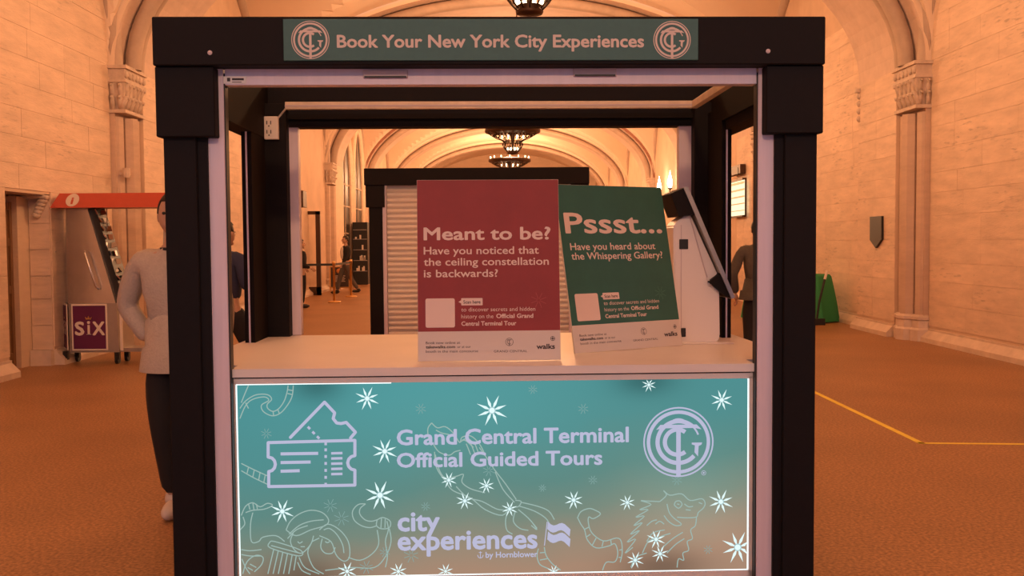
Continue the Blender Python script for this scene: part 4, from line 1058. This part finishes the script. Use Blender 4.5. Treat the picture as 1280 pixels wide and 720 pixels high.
def stanchion(px,py,D,lab,belt_to=None):
    p=FL(px,py); t=thing('stanchion',lab,'stanchion',(p.x,p.y,0),0,'brass queue stanchions')
    b=bmesh.new(); lathe(b,[(.17,0),(.17,.02),(.15,.035),(.04,.05),(.035,.05)],20); link('base',b,m_brass,t,True)
    b=bmesh.new(); lathe(b,[(.033,.04),(.033,1.0),(.045,1.0),(.045,1.07),(.02,1.09)],14); link('pole',b,m_brass,t,True)
    if belt_to is not None:
        q_=belt_to-p; b=bmesh.new(); d=q_.normalized(); n=Vector((-d.y,d.x,0))*.004
        pts=[Vector((0,0,.97)),Vector((q_.x,q_.y,.97))]
        vs=[]
        for P_ in pts:
            for z in (0,.06):
                vs+= [b.verts.new(P_+n+Vector((0,0,z))),b.verts.new(P_-n+Vector((0,0,z)))]
        b.faces.new((vs[0],vs[2],vs[6],vs[4])); b.faces.new((vs[1],vs[5],vs[7],vs[3])); b.faces.new((vs[2],vs[3],vs[7],vs[6])); b.faces.new((vs[0],vs[4],vs[5],vs[1]))
        link('belt',b,m_dark,t)
    return p
pB=FL(439,371); pA_=FL(418,378)
stanchion(418,378,25,'brass queue stanchion with black belt, the nearer one at far left',FL(372,379))
stanchion(439,371,27,'brass queue stanchion in front of the walking man in dark jacket',pA_)
p=FL(425,364); t=thing('sign_stand','small black easel sign with pale lettering behind the stanchions','sign',(p.x,p.y,0))
W_=.62
b=bmesh.new()
for x in (-W_/2,W_/2): bx(b,x-.02,x+.02,-.02,.02,0,.80)
bx(b,-W_/2,W_/2,-.02,.02,.10,.14); bx(b,-W_/2,W_/2,-.02,.02,.78,.82); link('stand_frame',b,m_brass,t)
link('sign_face',box(-W_/2+.02,W_/2-.02,-.015,.01,.14,.78),m_ink,t)
b=bmesh.new(); ball(b,(.02,-.03,.66),.13,.02,.09,12,8); link('food_picture',b,mat('orange_print',(.55,.22,.07),.6),t,True)
PP=lambda u,v,h:Vector((u,-.016-h,v))
b=bmesh.new()
for i in range(5): ribbon(b,[(-.16,.50-.045*i),(.18-.03*(i%2),.50-.045*i)],.018,PP,.001)
link('pale_text_lines',b,m_paper,t)
p=PT(452,353,36.5); t=thing('display_cabinet','tall dark glass display cabinet beside the far booth post at left','cabinet',(p.x,36.5,0))
link('carcass',box(-.28,.28,-.25,.25,0,2.35,.01,1),m_dark,t); 
for zz in (.5,.9,1.3,1.7,2.05):
    link('shelf',box(-.26,.26,-.29,-.25,zz,zz+.02),m_steel2,t)
rng=random.Random(5)
b=bmesh.new()
for i in range(12): 
    zz=rng.choice((.52,.92,1.32,1.72)); xx=rng.uniform(-.2,.2); bx(b,xx-.03,xx+.03,-.285,-.255,zz,zz+rng.uniform(.08,.2))
o=link('stock',b,m_outlet,t); o['kind']='stuff'
X=CX-AP+.02
a=PT(374,250,28.2); o=link('loudspeaker',box(-5.62,-5.40,26.2,26.7,2.55,3.0,.01,1),m_bronze); tag(o,'small dark loudspeaker box on the left wall above the glass door','speaker')

# ================================================================= PEOPLE
def skin_mesh(chains, sub=1):
    """chains: list of lists of (point, radius); points with equal coordinates are joined"""
    bm=bmesh.new(); lay=bm.verts.layers.skin.verify(); idx={}
    def V(p,r):
        k=tuple(round(c,4) for c in p)
        if k not in idx:
            v=bm.verts.new(p); v[lay].radius=(r,r) if not isinstance(r,tuple) else r; idx[k]=v
            if len(idx)==1: v[lay].use_root=True
        return idx[k]
    for ch in chains:
        prev=None
        for p,r in ch:
            v=V(p,r)
            if prev is not None and bm.edges.get((prev,v)) is None: bm.edges.new((prev,v))
            prev=v
    me=bpy.data.meshes.new('tmp'); bm.to_mesh(me); bm.free()
    o=bpy.data.objects.new('tmp',me); C.objects.link(o)
    o.modifiers.new('s','SKIN').use_smooth_shade=True
    if sub: o.modifiers.new('u','SUBSURF').levels=sub; o.modifiers['u'].render_levels=sub
    dg=bpy.context.evaluated_depsgraph_get(); out=bpy.data.meshes.new_from_object(o.evaluated_get(dg))
    bpy.data.objects.remove(o); bpy.data.meshes.remove(me)
    return out
def lerp(a,b,t): return tuple(a[i]+(b[i]-a[i])*t for i in range(3))
def person(label,loc,rz,H=1.76,J={},top=None,bottom=None,shoe=None,coat_len=0,shirt=None,hem=1.0,topname=None,headyaw=0,girth=1,group=None,fist=()):
    k=H/1.76
    d=dict(pel=(0,0,.93),sp=(0,0,1.10),ch=(0,0,1.30),nb=(0,.01,1.46),nk=(0,0,1.53),hd=(0,-.01,1.64),
      sR=(-.19,0,1.41),eR=(-.25,.03,1.13),wR=(-.25,-.05,.88), sL=(.19,0,1.41),eL=(.25,.03,1.13),wL=(.25,-.05,.88),
      hR=(-.095,0,.90),kR=(-.10,-.02,.50),aR=(-.10,.03,.09), hL=(.095,0,.90),kL=(.10,-.02,.50),aL=(.10,.03,.09))
    d.update(J); d={a:tuple(c*k for c in b) for a,b in d.items()}
    t=thing('person',label,'person',loc,rz,group)
    g=girth
    def chain(f,sleeve=False,legs=True,arms=True,neck=True,armend=1.0):
        ch=[[(d['pel'],(.135*f*g,.115*f*g)),(d['sp'],(.125*f*g,.105*f*g)),(d['ch'],(.15*f*g,.115*f*g)),(d['nb'],(.075*f,.07*f))]]
        if neck: ch.append([(d['nb'],.07*f),(d['nk'],.052),(lerp(d['nk'],d['hd'],.6),.05)])
        if arms:
            for s in 'RL':
                ch.append([(d['ch'],.15*f*g),(lerp(d['ch'],d['s'+s],.65),.095*f),(d['s'+s],.068*f),(lerp(d['s'+s],d['e'+s],.5),.056*f),(d['e'+s],.047*f),(lerp(d['e'+s],d['w'+s],.5),.043*f),(d['w'+s],.030*f if not sleeve else .040*f)])
        if legs:
            for s in 'RL':
                ch.append([(d['pel'],.13*f*g),(d['h'+s],.098*f),(lerp(d['h'+s],d['k'+s],.5),.082*f),(d['k'+s],.060*f),(lerp(d['k'+s],d['a'+s],.4),.056*f),(d['a'+s],.040*f)])
        return ch
    me=skin_mesh(chain(.86)); bm=bmesh.new(); bm.from_mesh(me)
    # head
    hb=bmesh.new(); ball(hb,(0,0,0),.078,.098,.122,20,16)
    for v in hb.verts:
        x,y,z=v.co
        if z<-.03: v.co.x*=1+ (z+.03)*3.2; v.co.y=v.co.y*(1+(z+.03)*1.0)-.012
        if y<-.05: v.co.y*=.94
        if y<-.06 and .005<z<.035 and .012<abs(x)<.05: v.co.y+=.010
    ball(hb,(0,-.103,-.015),.013,.022,.022,8,6); ball(hb,(0,-.100,.008),.008,.012,.03,8,6)
    for s in(-1,1): ball(hb,(s*.08,.005,-.005),.010,.022,.032,8,6)
    ball(hb,(0,-.088,-.060),.025,.012,.008,8,6); ball(hb,(0,-.075,-.098),.025,.02,.02,8,6)
    R=Matrix.Rotation(headyaw,3,'Z')
    for v in hb.verts: v.co=R@(v.co*k)+Vector(d['hd'])
    tm=bpy.data.meshes.new('t'); hb.to_mesh(tm); hb.free(); bm.from_mesh(tm); bpy.data.meshes.remove(tm)
    # hands
    for s in 'RL':
        w_=Vector(d['w'+s]); e_=Vector(d['e'+s]); dr_=(w_-e_).normalized(); sd=Vector((0,1,0)).cross(dr_); 
        if sd.length<.2: sd=Vector((1,0,0)).cross(dr_)
        wide=dr_.cross(sd).normalized(); nrm=wide.cross(dr_).normalized()
        if s=='R': nrm=-nrm
        chs=[[(tuple(w_),(.024,.024)),(tuple(w_+dr_*.045*k),(.030,.022)),(tuple(w_+dr_*.085*k),(.036,.016))]]
        hm=skin_mesh(chs,1); bm.from_mesh(hm); bpy.data.meshes.remove(hm)
        for fi,(off,L) in enumerate(((-.028,.068),(-.010,.078),(.009,.073),(.026,.058))):
            b0=w_+dr_*.075*k+wide*off*k; p1=b0+dr_*L*.5*k+nrm*-.004; p2=p1+dr_*L*.35*k-nrm*.016; p3=p2+dr_*L*.18*k-nrm*.018
            hm=skin_mesh([[(tuple(b0),.0095),(tuple(p1),.009),(tuple(p2),.0085),(tuple(p3),.007)]],1); bm.from_mesh(hm); bpy.data.meshes.remove(hm)
        b0=w_+dr_*.030*k-wide*.024*k; p1=b0+dr_*.035-wide*.022; p2=p1+dr_*.03-wide*.006
        hm=skin_mesh([[(tuple(b0),.012),(tuple(p1),.011),(tuple(p2),.008)]],1); bm.from_mesh(hm); bpy.data.meshes.remove(hm)
    bpy.data.meshes.remove(me)
    body=link('body',bm,m_skin,t,True)
    # eyes
    for s in (-1,1):
        b=bmesh.new(); ball(b,(0,0,0),.011,.008,.009,8,6); v0=R@(Vector((s*.031,-.083,.012))*k)+Vector(d['hd'])
        bmesh.ops.translate(b,verts=b.verts[:],vec=v0); link('eye',b,m_dark,t,True)
    # hair
    hb=bmesh.new(); ball(hb,(0,.008,.012),.087,.107,.124,20,16)
    rm=[v for v in hb.verts if (v.co.y<-.045 and v.co.z<.075) or v.co.z<-.045 or (v.co.z<-.0 and v.co.y<.0)]
    bmesh.ops.delete(hb,geom=rm,context='VERTS')
    for v in hb.verts: v.co=R@(v.co*k)+Vector(d['hd'])
    ho=link('hair',hb,m_hair,t,True); so=ho.modifiers.new('s','SOLIDIFY'); so.thickness=.012
    # trousers
    f=1.10
    ch=[[(d['pel'],(.14*f*g,.12*f*g)),(lerp(d['pel'],d['sp'],.3),(.135*f*g,.115*f*g))]]
    for s in 'RL': ch.append([(d['pel'],.13*f*g),(d['h'+s],.10*f),(lerp(d['h'+s],d['k'+s],.5),.088*f),(d['k'+s],.070*f),(lerp(d['k'+s],d['a'+s],.5),.064*f),(lerp(d['k'+s],d['a'+s],.93),.058*f)])
    link('trousers',skin_mesh(ch),bottom,t,True)
    if shirt: 
        ch=[[(d['sp'],(.125*g,.11*g)),(d['ch'],(.15*g,.125*g)),(d['nb'],(.085,.08))]]; link('shirt',skin_mesh(ch),shirt,t,True)
    # top garment
    f=1.12
    ch=[[(lerp(d['pel'],d['sp'],.15),(.155*f*g,.13*f*g)),(d['sp'],(.145*f*g,.12*f*g)),(d['ch'],(.16*f*g,.125*f*g)),(d['nb'],(.085*f,.08*f)),(lerp(d['nb'],d['nk'],.35),.066*f)]]
    for s in 'RL': ch.append([(d['ch'],.15*f*g),(lerp(d['ch'],d['s'+s],.65),.10*f),(d['s'+s],.076*f),(lerp(d['s'+s],d['e'+s],.5),.066*f),(d['e'+s],.058*f),(lerp(d['e'+s],d['w'+s],.5),.052*f),(lerp(d['e'+s],d['w'+s],.92),.044*f)])
    me=skin_mesh(ch); bm=bmesh.new(); bm.from_mesh(me); bpy.data.meshes.remove(me)
    if coat_len:
        z1=d['pel'][2]+.12*k; z0=coat_len*k
        n=20; Ls=[]
        for z,rx,ry in ((z1+.10,.10*g,.09*g),(z1+.02,.160*g,.135*g),(z1-.12,.188*g*hem,.165*g*hem),((z0+z1)/2,.205*g*hem,.18*g*hem),(z0,.225*g*hem,.20*g*hem)):
            Ls.append([bm.verts.new((d['pel'][0]+rx*math.cos(2*PI*i/n)*k,d['pel'][1]+ry*math.sin(2*PI*i/n)*k,z)) for i in range(n)])
        for A,B in zip(Ls,Ls[1:]):
            for i in range(n): bm.faces.new((A[i],A[(i+1)%n],B[(i+1)%n],B[i]))
    top_o=link(topname or ('coat' if coat_len else 'sweater'),bm,top,t,True)
    # shoes
    for s in 'RL':
        ax,ay,az=d['a'+s]; b=bmesh.new(); z0=az-.085*k
        ball(b,(ax,ay-.06,z0+.045),.048,.145,.05,14,10)
        for v in b.verts:
            if v.co.z<z0+.012: v.co.z=z0
            if v.co.y>ay: v.co.z=z0+(v.co.z-z0)*1.35
        lathe(b,[(.052,z0+.05),(.058,z0+.09),(.052,z0+.12)],12,(ax,ay+.01,0)); link('shoe',b,shoe,t,True)
    return t
# 1 man in pale fleece beside the near booth, walking, hand in pocket
p=FL(227,642)
t=person('man in pale grey fleece, hand in pocket, walking beside the left booth post',(p.x,p.y,0),math.radians(4),1.84,
  dict(eR=(-.285,.06,1.15),wR=(-.14,.0,.95),hR=(-.095,0,.90),kR=(-.07,-.08,.52),aR=(-.03,-.02,.09),kL=(.11,.05,.50),aL=(.12,.26,.15)),
  m_knit,m_blackcloth,m_shoe,girth=1.05,coat_len=.80,hem=.86,topname='fleece')
b=bmesh.new(); tube(b,[(.075*math.cos(a),.01+.07*math.sin(a),1.52) for a in [2*PI*i/20 for i in range(20)]],.018,6,True); link('dark_collar',b,m_blackcloth,t,True)
# 2 man in navy sweater behind left side window
p=PT(283,380,9.4)
person('man in navy sweater and dark trousers, seen through the left booth side',(p.x,p.y,0),math.radians(150),1.78,
  dict(eL=(.30,.02,1.16),wL=(.22,-.2,1.12),eR=(-.27,.0,1.14),wR=(-.20,-.16,1.10),kR=(-.12,-.18,.52),aR=(-.12,-.12,.10),kL=(.10,.08,.50),aL=(.10,.30,.14)),
  m_navy,m_blackcloth,m_bshoe)
# 3 person in tweed coat on right
p=PT(948,400,11.2)
person('person with back turned in grey tweed coat, seen through the right booth side',(p.x,p.y,0),math.radians(178),1.80,
  dict(eR=(-.30,.02,1.13),wR=(-.24,-.10,.90),eL=(.30,.02,1.13),wL=(.24,-.10,.90)),m_coat,m_blackcloth,m_bshoe,coat_len=.84)
# 4 man walking left in dark jacket
p=FL(433,367.5)
person('man in dark jacket and white shirt walking left beyond the queue stanchions',(p.x,p.y,0),math.radians(-62),1.78,
  dict(eR=(-.26,.08,1.14),wR=(-.27,.0,.90),eL=(.25,-.06,1.14),wL=(.27,-.20,.93),kR=(-.10,-.16,.52),aR=(-.10,-.26,.10),kL=(.10,.10,.50),aL=(.10,.34,.13)),
  m_blackcloth,m_greytr,m_bshoe,shirt=m_shirt)
b=bmesh.new(); ball(b,(0,-.115,1.26),.08,.065,.20,10,8); link('shirt_front',b,m_shirt,bpy.context.scene.objects['person.003'],True)
# 5 officer
p=FL(377,385)
t=person('officer in black uniform with a pale round shoulder patch, behind the nearer queue stanchion',(p.x,p.y,0),math.radians(120),1.66,
  dict(eR=(-.27,.04,1.13),wR=(-.22,-.18,1.02),eL=(.27,.04,1.13),wL=(.24,-.16,1.0)),m_blackcloth,m_blackcloth,m_bshoe)
b=bmesh.new(); ball(b,(.262,.01,1.26),.02,.05,.055,10,8); link('shoulder_patch',b,m_paper,t,True)
